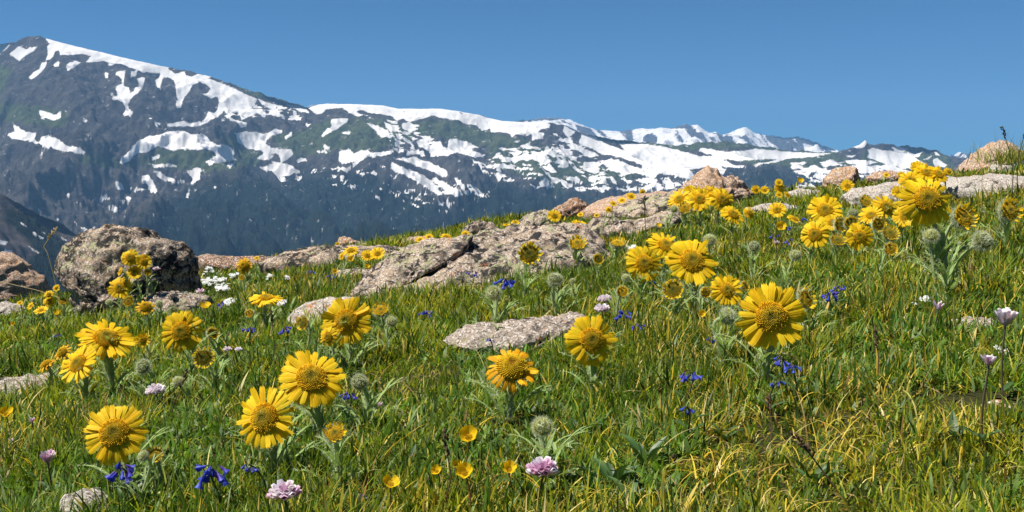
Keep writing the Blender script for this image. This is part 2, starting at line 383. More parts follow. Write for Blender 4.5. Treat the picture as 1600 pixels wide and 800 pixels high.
SNOW = [
 [(-60,72),(0,69),(16,70),(8,78),(0,82),(-60,95)],
 [(15,84),(29,73),(40,77),(58,73),(46,83),(30,94)],
 [(70,58),(85,62),(105,68),(125,74),(150,80),(180,85),(205,92),(230,98),(252,102),(252,114),(222,112),(210,107),(190,100),(160,95),(140,97),(135,97),(143,87),(130,84),(110,85),(95,86),(92,78),(85,80),(83,88),(78,93),(72,94),(75,84),(74,72),(80,69),(75,64)],
 [(66,98),(73,98),(68,108),(60,116),(50,123),(45,121),(52,113),(62,108)],
 [(105,100),(118,95),(126,97),(116,105),(107,110),(104,106)],
 [(83,102),(92,97),(92,103),(86,104)],
 [(182,112),(195,110),(194,118),(193,128),(193,135),(201,137),(203,146),(208,143),(212,137),(218,135),(215,124),(222,120),(226,122),(222,137),(212,148),(203,155),(199,162),(200,172),(208,175),(203,182),(193,178),(197,172),(193,160),(184,157),(174,156),(178,151),(184,150),(181,138),(185,134),(191,131),(191,122),(181,117)],
 [(205,113),(214,110),(212,118),(205,121)], [(164,112),(169,114),(168,122),(165,122)], [(170,99),(177,101),(170,103)],
 [(243,126),(250,122),(250,138),(246,136)],
 [(61,174),(67,173),(76,176),(83,180),(96,176),(94,184),(82,188),(74,185),(66,186)],
 [(20,193),(26,198),(34,203),(57,208),(52,220),(62,222),(65,213),(76,211),(95,222),(110,230),(115,229),(133,238),(130,240),(100,236),(85,232),(60,225),(40,220),(20,216),(12,210),(24,205)],
 [(131,188),(137,188),(134,190)], [(233,183),(238,184),(236,187)], [(241,190),(252,193),(246,196)], [(230,196),(235,197),(232,199)],
 [(250,100),(265,104),(262,108),(275,116),(288,112),(290,118),(300,120),(305,118),(312,117),(320,118),(330,120),(312,127),(300,132),(296,142),(288,152),(284,162),(282,168),(276,168),(275,162),(278,156),(276,148),(275,135),(272,125),(262,120),(255,120),(252,130),(250,136)],
 [(308,116),(330,124),(350,132),(375,143),(390,150),(402,156),(390,170),(384,178),(390,182),(378,186),(372,175),(365,174),(358,180),(350,173),(340,182),(330,186),(320,193),(313,196),(316,190),(324,180),(325,174),(335,177),(340,172),(343,160),(340,150),(332,153),(317,148),(325,145),(330,138),(322,132),(312,127)],
 [(355,180),(362,185),(370,188),(378,190),(386,192),(384,198),(376,199),(370,190),(360,188)],
 [(260,195),(282,190),(300,193),(312,190),(318,195),(300,197),(280,197),(262,198)],
 [(403,155),(415,160),(436,165),(448,168),(445,170),(430,167),(437,178),(428,181),(420,178),(424,170),(410,163)],
 [(384,172),(400,170),(415,172),(405,175),(392,180),(385,183)],
 [(445,160),(460,164),(478,170),(483,177),(470,174),(455,168)],
 [(455,183),(468,180),(462,187)], [(440,184),(446,182),(444,187)], [(478,193),(486,194),(480,198)],
 [(203,235),(215,222),(230,213),(250,210),(270,205),(290,205),(300,212),(315,209),(325,215),(328,222),(340,226),(355,227),(362,232),(366,238),(362,245),(370,248),(350,253),(330,256),(322,254),(330,248),(338,243),(335,234),(320,232),(300,233),(280,233),(270,235),(255,230),(245,228),(235,233),(225,238),(210,243),(202,250),(192,257),(187,255),(190,247)],
 [(236,243),(250,243),(248,247),(238,248)],
 [(367,210),(385,206),(400,206),(412,210),(420,207),(430,202),(440,203),(440,208),(425,212),(416,218),(415,225),(425,232),(440,234),(455,233),(458,242),(445,250),(440,252),(436,243),(425,239),(420,242),(428,248),(405,249),(402,246),(412,240),(412,235),(400,235),(385,230),(372,222),(370,213)],
 [(445,215),(455,207),(456,212),(446,217)], [(355,258),(368,253),(362,260),(356,262)],
 [(403,263),(415,260),(428,258),(425,253),(440,255),(455,258),(460,265),(474,268),(460,272),(448,275),(435,273),(450,282),(440,285),(432,275),(425,268),(412,265)],
 [(463,250),(478,247),(480,252),(466,254)], [(460,275),(472,276),(466,283)],
 [(238,257),(278,256),(275,260),(240,261)],
 [(293,268),(305,263),(320,264),(312,270),(312,280),(303,288),(298,288),(302,280),(295,274)],
 [(241,268),(252,271),(262,277),(275,282),(290,282),(288,286),(270,285),(255,281),(246,276)],
 [(222,274),(231,272),(239,284),(246,300),(238,302),(231,288),(222,283)],
 [(181,284),(190,288),(197,297),(185,297),(180,290)], [(196,291),(215,292),(229,297),(210,297)], [(192,303),(205,309),(204,312),(194,307)],
 [(155,312),(165,305),(175,312),(160,314)], [(170,325),(188,325),(180,331),(168,328)], [(186,313),(206,315),(205,319),(190,317)],
 [(104,303),(109,304),(106,308)], [(115,314),(125,317),(129,322),(118,318)], [(115,346),(125,353),(140,361),(150,356),(145,365),(138,365),(125,357),(115,350)],
 [(138,331),(148,331),(146,333)], [(333,291),(338,290),(336,294)], [(292,303),(296,300),(294,310),(290,309)], [(238,333),(246,342),(240,338)],
 [(64,237),(73,238),(66,240)], [(46,300),(50,302),(47,304)], [(60,326),(63,327),(61,330)], [(101,353),(108,360),(103,358)], [(89,341),(95,343),(90,344)],
 [(478,164),(510,160),(560,162),(600,163),(620,168),(650,169),(680,168),(710,171),(740,177),(780,185),(780,205),(768,207),(765,200),(755,203),(745,196),(730,193),(715,188),(690,183),(675,180),(665,184),(650,187),(640,191),(630,185),(620,188),(610,180),(595,178),(580,176),(565,171),(555,174),(567,181),(560,182),(545,175),(535,168),(520,169),(508,171),(502,177),(495,178),(485,171)],
 [(518,187),(528,185),(545,186),(538,193),(525,202),(505,213),(502,211),(512,201),(520,197),(517,192)],
 [(573,193),(590,197),(605,205),(612,215),(595,214),(588,205),(580,199)], [(600,190),(610,196),(622,195),(623,205),(610,205),(603,198)],
 [(627,193),(640,192),(650,197),(648,204),(632,203)], [(614,214),(625,220),(632,225),(622,224)], [(628,214),(640,220),(645,227),(635,222)], [(534,206),(547,206),(546,210),(536,209)],
 [(618,209),(628,210),(624,213)], [(633,207),(640,208),(636,210)],
 [(530,237),(545,233),(552,240),(570,235),(580,238),(600,237),(615,236),(612,241),(595,244),(575,243),(570,248),(555,260),(550,258),(560,250),(545,254),(535,256),(530,250)],
 [(495,235),(512,237),(508,239),(496,238)], [(505,226),(516,231),(508,234)],
 [(636,236),(655,235),(653,240),(640,240)], [(623,233),(632,234),(630,239),(624,238)],
 [(650,222),(665,215),(672,212),(675,217),(668,222),(672,228),(680,222),(688,221),(692,230),(700,230),(702,218),(715,218),(730,222),(748,230),(735,233),(750,240),(755,245),(735,244),(715,238),(705,240),(700,243),(685,243),(676,238),(668,235),(655,228)],
 [(615,247),(630,248),(645,245),(660,250),(675,255),(685,260),(695,265),(700,275),(690,275),(675,268),(660,262),(645,256),(630,252)],
 [(612,255),(622,258),(635,265),(650,268),(662,275),(675,285),(685,297),(692,303),(685,305),(675,298),(662,290),(650,282),(635,275),(622,270),(612,263)],
 [(670,276),(685,280),(700,288),(705,292),(718,296),(724,304),(710,306),(698,303),(692,292),(680,285)],
 [(710,277),(720,284),(730,296),(735,300),(725,296),(715,288)], [(732,287),(745,294),(757,308),(750,310),(742,300)],
 [(682,313),(695,316),(692,320),(684,318)], [(702,317),(712,316),(708,320)], [(662,301),(669,303),(664,304)], [(652,306),(658,308),(655,311)], [(630,299),(640,301),(634,303)],
 [(750,179),(780,185),(800,188),(850,190),(860,195),(858,200),(845,202),(840,207),(850,208),(848,215),(832,219),(831,210),(822,212),(826,200),(820,210),(805,210),(800,214),(797,209),(790,206),(768,206),(768,201),(752,204)],
 [(868,191),(874,192),(877,195),(870,194)],
 [(882,196),(895,198),(905,205),(920,210),(940,221),(960,230),(985,238),(1000,245),(1020,255),(1045,265),(1050,273),(1030,270),(1010,262),(995,254),(975,247),(955,243),(940,240),(925,232),(910,228),(905,222),(910,210),(900,205),(888,215),(880,205)],
 [(886,226),(900,225),(910,233),(925,237),(918,240),(905,235),(895,233)], [(908,236),(925,237),(935,243),(922,246),(912,243)], [(938,252),(955,248),(985,258),(1005,266),(1003,272),(990,270),(975,275),(960,262),(945,258)],
 [(875,230),(890,235),(895,242),(880,240)], [(855,230),(862,235),(865,241),(890,245),(865,245),(848,240)], [(820,227),(828,222),(826,232),(817,230)], [(793,233),(805,231),(812,236),(795,235)], [(802,222),(812,219),(808,223)],
 [(815,242),(830,241),(862,252),(855,256),(838,252),(820,246)], [(765,258),(780,257),(804,259),(800,264),(780,262)], [(912,254),(935,253),(938,258),(925,262),(912,258)],
 [(880,275),(900,277),(910,284),(890,281)], [(920,276),(955,277),(935,281)], [(862,279),(875,281),(873,285),(862,283)], [(843,286),(856,284),(860,292),(848,291)], [(882,292),(890,288),(894,292),(884,293)],
 [(967,224),(985,226),(1000,225),(1020,227),(1045,231),(1065,237),(1090,244),(1110,245),(1117,243),(1105,240),(1092,236),(1095,232),(1115,235),(1140,237),(1165,236),(1180,232),(1200,235),(1230,237),(1260,239),(1298,240),(1270,245),(1245,247),(1230,248),(1215,253),(1195,256),(1180,259),(1178,257),(1195,253),(1215,249),(1200,248),(1165,250),(1150,251),(1130,248),(1132,252),(1145,257),(1160,260),(1165,262),(1150,263),(1135,260),(1120,258),(1130,263),(1135,265),(1115,265),(1100,262),(1090,263),(1075,265),(1085,272),(1080,279),(1060,275),(1045,270),(1020,262),(1005,250),(985,238),(975,232)],
 [(1004,262),(1030,270),(1022,278),(1010,275)], [(1015,282),(1025,281),(1025,287),(1016,286)], [(1040,285),(1047,280),(1050,288),(1058,295),(1040,293)],
 [(1120,268),(1133,266),(1130,272),(1122,273)],
 [(1333,229),(1345,222),(1352,217),(1355,222),(1350,229),(1338,231)],
 [(1355,234),(1365,232),(1380,235),(1395,236),(1410,239),(1430,248),(1445,256),(1430,258),(1420,257),(1412,260),(1395,258),(1375,253),(1360,248),(1354,245),(1360,240)],
 [(1392,229),(1405,230),(1418,234),(1410,238),(1398,235)], [(1413,238),(1430,240),(1441,237),(1435,245),(1425,247)],
 [(1320,251),(1340,250),(1360,252),(1367,256),(1345,258),(1325,255)], [(1330,260),(1350,258),(1375,265),(1370,269),(1350,270),(1335,265)], [(1362,260),(1385,258),(1405,262),(1425,270),(1415,272),(1390,266)],
 [(1294,253),(1316,254),(1300,256)], [(1325,244),(1337,243),(1330,246)], [(1263,264),(1290,268),(1300,270),(1280,270)], [(1275,270),(1295,275),(1285,281),(1270,277)],
 [(1458,250),(1464,247),(1480,258),(1475,262),(1460,258)], [(1460,237),(1468,243),(1462,242)], [(1443,250),(1456,243),(1450,249)], [(1235,260),(1245,263),(1238,264)], [(1285,258),(1290,259),(1287,261)],
]
SNOW_ZONES = [  # polygon, share of snow, patch size in metres
 ([(740,238),(800,224),(870,228),(930,245),(1000,264),(1050,285),(1000,298),(930,300),(850,298),(760,278),(735,255)], .33, 62),
 ([(350,140),(400,155),(470,172),(470,192),(400,182),(345,190)], .30, 45),
 ([(470,260),(600,258),(780,300),(740,335),(640,325),(520,290)], .11, 36),
 ([(1230,252),(1440,250),(1430,285),(1250,290)], .30, 70),
 ([(860,205),(930,225),(930,250),(860,240)], .28, 50),
 ([(600,185),(680,200),(690,250),(610,240)], .25, 45),
 ([(1000,275),(1090,275),(1080,300),(1000,300)], .33, 50),
]
NOSNOW = [[(1000,240),(1008,243),(1042,262),(1034,261)],[(1062,248),(1070,250),(1105,264),(1095,263)],[(1046,247),(1052,248),(1088,264),(1080,262)],[(1078,253),(1095,256),(1106,262),(1094,259)],
          [(1128,249),(1150,252),(1185,249),(1216,247),(1214,251),(1190,256),(1165,258),(1145,256)],
          [(628,169),(637,176),(630,176)],[(714,172),(726,177),(722,180),(716,177)],[(744,180),(747,183),(745,185)],[(758,188),(763,192),(758,193)],[(776,192),(786,195),(789,198),(778,195)]]
GREEN = [
 [(470,205),(500,190),(560,183),(640,192),(650,215),(620,228),(560,238),(500,232),(465,240)],
 [(640,192),(690,186),(750,200),(800,215),(840,222),(800,232),(740,228),(690,216),(650,210)],
 [(215,250),(250,232),(330,235),(350,215),(370,212),(380,232),(410,240),(400,262),(330,268),(240,262)],
 [(370,135),(420,145),(460,162),(470,168),(440,162),(400,150)],
 [(420,215),(470,205),(520,215),(520,240),(460,245)],
 [(905,206),(1000,220),(1100,218),(1200,228),(1310,236),(1310,246),(1240,247),(1180,232),(1100,232),(1060,238),(1000,228),(950,220)],
 [(1120,245),(1240,242),(1320,246),(1340,260),(1260,262),(1180,258)],
 [(760,225),(860,230),(900,250),(1000,275),(940,290),(840,280),(770,260)],
 [(0,160),(60,165),(110,180),(100,200),(0,190)],
 [(130,240),(190,248),(230,262),(180,262),(120,255)],
 [(855,285),(875,280),(885,305),(860,310)],
 [(1350,235),(1480,240),(1490,262),(1400,265),(1340,258)],
 [(-200,130),(0,100),(20,110),(0,150),(-200,170)],
]
FX = [-300, 0, 120, 200, 290, 340, 400, 440, 480, 540, 600, 650, 700, 740, 780, 850, 950, 1050, 1080, 1110, 1150, 1200, 1260, 1330, 1400, 1480, 1900]
FY = [430, 415, 388, 350, 300, 278, 268, 285, 266, 268, 275, 300, 322, 300, 280, 296, 298, 300, 292, 274, 266, 262, 268, 278, 290, 296, 300]

def mountain_material(name, rock_a, rock_b, green, forest, snow_amp=1.6):
    m, nt, out = new_mat(name); L = nt.links
    tc = N(nt, "ShaderNodeTexCoord")
    def noise(scale, detail=6.0, rough=0.6):
        n = N(nt, "ShaderNodeTexNoise", Scale=scale, Detail=detail, Roughness=rough); L.new(tc.outputs["Object"], n.inputs["Vector"]); return n.outputs[0]
    def rng(fac, a, b, c=0.0, d=1.0):
        r = N(nt, "ShaderNodeMapRange"); 
        for k, v in zip((1, 2, 3, 4), (a, b, c, d)): r.inputs[k].default_value = v
        L.new(fac, r.inputs[0]); return r.outputs[0]
    def mix(f, c1, c2):
        x = N(nt, "ShaderNodeMix", data_type='RGBA'); L.new(f, x.inputs[0])
        for s, c in ((6, c1), (7, c2)):
            if isinstance(c, tuple): x.inputs[s].default_value = (*c, 1)
            else: L.new(c, x.inputs[s])
        return x.outputs[2]
    def attr(n_):
        a = N(nt, "ShaderNodeAttribute", attribute_name=n_); return a.outputs["Fac"]
    def madd(a, k, b):
        x = N(nt, "ShaderNodeMath", operation='MULTIPLY_ADD'); L.new(a, x.inputs[0]); x.inputs[1].default_value = k
        if isinstance(b, float): x.inputs[2].default_value = b
        else: L.new(b, x.inputs[2])
        return x.outputs[0]
    c = mix(rng(noise(0.012, 10, 0.7), 0.4, 0.6), rock_a, rock_b)
    c = mix(rng(noise(0.05, 6, .7), 0.56, 0.66, 0, .5), c, (0.20, 0.185, 0.17))
    g = madd(noise(0.01, 8, .7), 9.0, attr("green"))
    g2 = N(nt, "ShaderNodeMath", operation='SUBTRACT'); L.new(g, g2.inputs[0]); g2.inputs[1].default_value = 4.5
    c = mix(rng(g2.outputs[0], -2.0, 2.0, 0, .9), c, mix(rng(noise(0.02, 5), .4, .6), green, tuple(x * .7 for x in green)))
    c = mix(rng(madd(noise(0.02, 5, .6), 14.0, attr("forest")), 4.0, 12.0, 0, 1), c, forest)
    s = madd(noise(0.035, 10, .75), snow_amp * 4, attr("snow"))
    s = madd(s, 1.0, 0.45)
    sf = rng(s, snow_amp * 2 - .5, snow_amp * 2 + .5)
    c = mix(sf, c, mix(rng(noise(0.008, 8, .65), .42, .68), (0.71, 0.685, 0.655), (0.58, 0.55, 0.52)))
    p = N(nt, "ShaderNodeBsdfPrincipled"); p.inputs["Roughness"].default_value = 0.95; p.inputs["Specular IOR Level"].default_value = 0.1
    bp = N(nt, "ShaderNodeBump"); L.new(rng(sf, 0, 1, 1.0, .22), bp.inputs["Strength"]); bp.inputs["Distance"].default_value = 40.0
    L.new(noise(0.016, 12, .75), bp.inputs["Height"]); L.new(bp.outputs[0], p.inputs["Normal"])
    L.new(c, p.inputs["Base Color"]); L.new(p.outputs[0], out.inputs[0])
    return m
def build_range(name, label, ridge, y_base, Rt, Rb, mat, step, nrow, amp, jag, x0=-420, x1=2020, wave=700.0, seed=0.0, snow_fn=None, pexp=1.35, back=2500.0, fade=.55, settle_snow=.85):
    px = np.arange(x0, x1, step)
    rx, ry = zip(*ridge)
    Y0 = np.interp(px, rx, ry)
    t = np.linspace(0, 1, nrow) ** 0.85
    T, PX = np.meshgrid(t, px, indexing='ij')
    PY = Y0[None] + (y_base - Y0[None]) * (1 - T)
    Rd = Rb + (Rt - Rb) * (1 - (1 - T) ** pexp)
    Rd = Rd * (1 + 0.10 * fbm(PX / 260.0 + seed, T * 0.8, seed, 3) * (1 - T) ** .3)
    P = at(PX, PY, Rd)
    X, Y, Z = P
    env = np.clip(1 - T, 0, 1) ** fade
    rel = ridged(X / wave + seed, Y / (wave * 1.5), seed, 6, 0.52) - 1.0
    Z = Z + amp * rel * env
    qx0, qy0 = to_px(X, Y, Z)
    pre = snow_fn(qx0, qy0, X, Y, Z)          # drifts fill the small gullies: the snow lies smoother than the rock
    soft = 1 - settle_snow * sstep(-4, 1, pre[0])
    Z = Z + jag * soft * fbm(X / (wave * .09), Y / (wave * .09), seed, 4, .6) * (0.35 + 0.65 * env)
    # back slope behind the skyline
    nb = 12
    bk = []
    for k in range(1, nb + 1):
        q = k / nb
        bx = X[-1] * (1 + q * back / Rt); by = Y[-1] * (1 + q * back / Rt)
        bz = Z[-1] - (back * 0.42) * q ** 1.4 - (0.012 * Rt) * q
        bk.append(np.stack([bx, by, bz]))
    bk = np.stack(bk, 1)
    X = np.concatenate([X, bk[0]]); Y = np.concatenate([Y, bk[1]]); Z = np.concatenate([Z, bk[2]])
    qx, qy = to_px(X, Y, Z)
    front = np.zeros(X.shape, bool); front[:nrow] = True
    snow, green, forest = (np.concatenate([v, np.repeat(v[-1:], nb, 0)]) for v in pre)
    V = np.stack([X, Y, Z], -1).reshape(-1, 3)
    me = mesh_np(name, V, grid_faces(X.shape[0], X.shape[1]), attrs={"snow": snow.ravel(), "green": green.ravel(), "forest": forest.ravel()})
    me.materials.append(mat)
    o = link(name, me); tag(o, label, "mountain", kind="structure")
    return X[:nrow], Y[:nrow], Z[:nrow], qx[:nrow], qy[:nrow], snow[:nrow], forest[:nrow]
RIDGE_A = [(-420,110),(-200,92),(-60,80),(0,69),(25,65),(38,59),(60,57),(72,60),(100,68),(150,80),(205,93),(250,103),(290,110),(330,121),(380,138),(420,150),(455,161),(480,168),(486,165),(510,162),(560,163),(600,165),(622,170),(660,170),(690,170),(715,174),(745,180),(785,189),(820,191),(860,191),(885,196),(905,206),(930,212),(965,219),(1000,222),(1040,226),(1075,227),(1090,223),(1130,221),(1170,226),(1210,232),(1240,237),(1290,238),(1310,237),(1330,231),(1343,226),(1352,219),(1358,225),(1370,227),(1380,223),(1395,226),(1415,229),(1440,231),(1460,235),(1475,243),(1488,248),(1500,248),(1520,252),(1560,262),(1700,255),(2020,240)]
RIDGE_FAR = [(-420,330),(600,260),(760,205),(808,189),(842,185),(850,183),(878,185),(892,187),(902,192),(915,197),(935,204),(955,204),(968,206),(1000,201),(1015,202),(1035,199),(1050,201),(1062,197),(1072,194),(1080,196),(1090,195),(1100,203),(1108,208),(1118,206),(1128,211),(1140,208),(1152,202),(1165,199),(1172,203),(1180,208),(1192,211),(1205,213),(1212,212),(1225,215),(1245,214),(1258,217),(1275,223),(1300,232),(1312,238),(1330,240),(1400,246),(1480,250),(1492,246),(1500,244),(1510,247),(1520,243),(1540,240),(1580,236),(1640,240),(1800,250),(2020,245)]
RIDGE_SPUR = [(-420,170),(-100,262),(0,301),(30,318),(60,335),(100,352),(122,368),(140,385),(200,425),(300,475),(420,520)]

mat_range = mountain_material("mountain_rock_and_snow", (0.042, 0.040, 0.040), (0.092, 0.083, 0.076), (0.085, 0.110, 0.045), (0.014, 0.024, 0.018))
mat_far = mountain_material("distant_peak_rock_and_snow", (0.06, 0.055, 0.055), (0.09, 0.08, 0.08), (0.08, 0.085, 0.045), (0.02, 0.028, 0.02), 2.0)
mat_spur = mountain_material("spur_scree_and_trees", (0.085, 0.070, 0.066), (0.12, 0.10, 0.092), (0.06, 0.065, 0.035), (0.016, 0.024, 0.016))
def snow_main(qx, qy, X, Y, Z):
    s = field(qx, qy, SNOW)
    for poly, share, size in SNOW_ZONES:
        sd = field(qx, qy, [poly], 6)
        n = fbm(X / (size * 1.3) + Y / (size * 2.6), Z / (size * .34), 3.3, 3, .55) + .6 * fbm(X / size, Y / size, 7.3, 2)
        thr = {True: np.quantile(n[sd > 0], 1 - share) if (sd > 0).any() else 9.0}[True]
        v = np.clip((n - thr) * 9.0, -6, 5) - 6.0 * (1 - sstep(-3, 4, sd))
        s = np.maximum(s, v)
    s = np.minimum(s, -field(qx, qy, NOSNOW) + 1.0)
    g = field(qx, qy, GREEN, 14, -12, 8)
    f = np.clip((qy - np.interp(qx, FX, FY)) / 4.0, -12, 10)
    return s, g, f
def snow_far(qx, qy, X, Y, Z):
    share = np.interp(qx, [800, 900, 960, 1040, 1100, 1180, 1210, 1310, 1500], [1.6, .4, .6, .5, -.9, -.1, -2.0, -2.2, -1.8])
    gul = ridged(X / 260.0 + Y / 900.0, Y / 1500.0, 4.0, 4, .6) - 1.15
    s = np.clip(share + 4.5 * gul, -7, 7)
    patches = [[(1143,207),(1165,199),(1170,206),(1160,212),(1146,214)],[(1083,197),(1092,196),(1100,205),(1090,207)],[(1255,225),(1270,228),(1290,236),(1258,236)],[(1340,238),(1300,240),(1300,236)]]
    s = np.maximum(s, field(qx, qy, patches))
    s = np.where(field(qx, qy, [[(1006,214),(1018,209),(1027,214),(1024,223),(1008,222)],[(900,196),(925,204),(930,212),(905,206)]]) > -1, np.minimum(s, -3), s)
    return s, np.full(qx.shape, -12.0), np.full(qx.shape, -12.0)
def snow_spur(qx, qy, X, Y, Z):
    s = field(qx, qy, [[(-20,374),(12,378),(8,382),(-20,380)],[(8,390),(18,393),(15,397),(8,396)],[(58,368),(70,372),(66,374)],[(33,348),(42,353),(36,352)],[(52,362),(56,365),(53,366)],[(96,371),(104,376),(98,375)],[(67,362),(73,366),(69,366)],[(45,385),(62,394),(60,396)]], 10, -8, 8)
    f = field(qx, qy, [[(0,318),(50,335),(90,365),(130,400),(60,400),(40,372),(10,350)],[(100,380),(200,420),(200,470),(20,470),(40,400)]], 14, -10, 8)
    return s, np.full(qx.shape, -5.0), f
gA = build_range("mountain_range", "long mountain ridge streaked with snow, its highest summit at the left", RIDGE_A, 480, 6600, 3300, mat_range, 1.7, 270, 280, 36, snow_fn=snow_main)
build_range("distant_peaks", "jagged snowy peaks far behind the long ridge", RIDGE_FAR, 300, 14500, 11000, mat_far, 2.2, 120, 560, 75, settle_snow=.45, x0=500, wave=900.0, seed=7.7, snow_fn=snow_far, pexp=1.2, back=4000, fade=.8)
gS = build_range("mountain_spur", "near brown mountain spur descending at the far left", RIDGE_SPUR, 560, 2700, 1700, mat_spur, 3.0, 130, 110, 12, x1=430, wave=380.0, seed=2.2, snow_fn=snow_spur, back=900)
# valley floor below everything
Vv = np.array([(-16000, 150, -520), (16000, 150, -520), (16000, 26000, -520), (-16000, 26000, -520)], float)
me = mesh_np("valley_floor", Vv, [(0, 1, 2, 3)], attrs={"snow": [-8] * 4, "green": [-2] * 4, "forest": [10] * 4}); me.materials.append(mat_range)
tag(link("valley_floor", me), "forested valley floor far below the meadow", "valley", kind="structure")

def forest(name, label, G, n, hgt, seed, thr=-1.5):
    X, Y, Z, qx, qy, snow, fo = G
    rng = np.random.default_rng(seed)
    w = np.clip((fo - thr) / 4.0, 0, 1) * (snow < 0.3) * (qy < 470) * (qx > -200) * (qx < 1800)
    w = w * np.clip(0.5 + 1.2 * fbm(X / 170., Y / 170., 5.0, 3), 0.03, 1.6)
    # cell area weight in world space
    w = w * np.gradient(Y, axis=0).clip(0.1, None) * np.abs(np.gradient(X, axis=1))
    idx = rng.choice(w.size, n, p=(w / w.sum()).ravel())
    jx = rng.uniform(-16, 16, n); jy = rng.uniform(-14, 14, n)
    bx, by, bz = X.ravel()[idx] + jx, Y.ravel()[idx] + jy, Z.ravel()[idx] - 2.5
    h = hgt * rng.uniform(0.55, 1.35, n); r = h * rng.uniform(.17, .26, n)
    k = 5; th = np.arange(k) / k * 2 * math.pi
    ring = np.stack([bx[:, None] + r[:, None] * np.cos(th), by[:, None] + r[:, None] * np.sin(th), np.repeat(bz[:, None], k, 1)], -1)
    tip = np.stack([bx, by, bz + h], -1)[:, None]
    V = np.concatenate([ring, tip], 1).reshape(-1, 3)
    base = np.arange(n)[:, None, None] * (k + 1)
    T = base + np.array([[(j, (j + 1) % k, k) for j in range(k)]])
    tint = np.stack([rng.uniform(.012, .028, n), rng.uniform(.020, .040, n), rng.uniform(.012, .022, n)], -1)
    me = mesh_np(name, V, None, T.reshape(-1, 3), np.repeat(tint, k + 1, 0), smooth=False)
    me.materials.append(M_FOREST)
    tag(link(name, me), label, "forest", kind="stuff")
M_FOREST = leaf_mat("conifer_green", 0.0, 0.9, 0.05)
forest("forest", "dark conifer forest covering the lower slopes of the long ridge", gA, 75000, 12.5, 5)
forest("spur_forest", "strip of dark conifers on the brown spur at the far left", gS, 5000, 11.0, 6, 0.5)

# ------------------------------------------------------------------ haze
def build_haze():
    x0, x1, y0, y1, z0, z1 = -17000, 17000, -300, 27000, -1600, 2400
    bm = bmesh.new(); bmesh.ops.create_cube(bm, size=1.0)
    for v in bm.verts:
        v.co = Vector((x0 + (v.co.x + .5) * (x1 - x0), y0 + (v.co.y + .5) * (y1 - y0), z0 + (v.co.z + .5) * (z1 - z0)))
    me = bpy.data.meshes.new("haze"); bm.to_mesh(me); bm.free()
    m, nt, out = new_mat("mountain_air")
    v = N(nt, "ShaderNodeVolumePrincipled"); v.inputs["Color"].default_value = (0.28, 0.58, 1.0, 1); v.inputs["Density"].default_value = HAZE
    v.inputs["Anisotropy"].default_value = 0.0
    nt.links.new(v.outputs[0], out.inputs["Volume"])
    me.materials.append(m)
    tag(link("haze", me), "thin blue air between the meadow and the mountains", "haze", kind="stuff")
HAZE = 4.8e-5
build_haze()

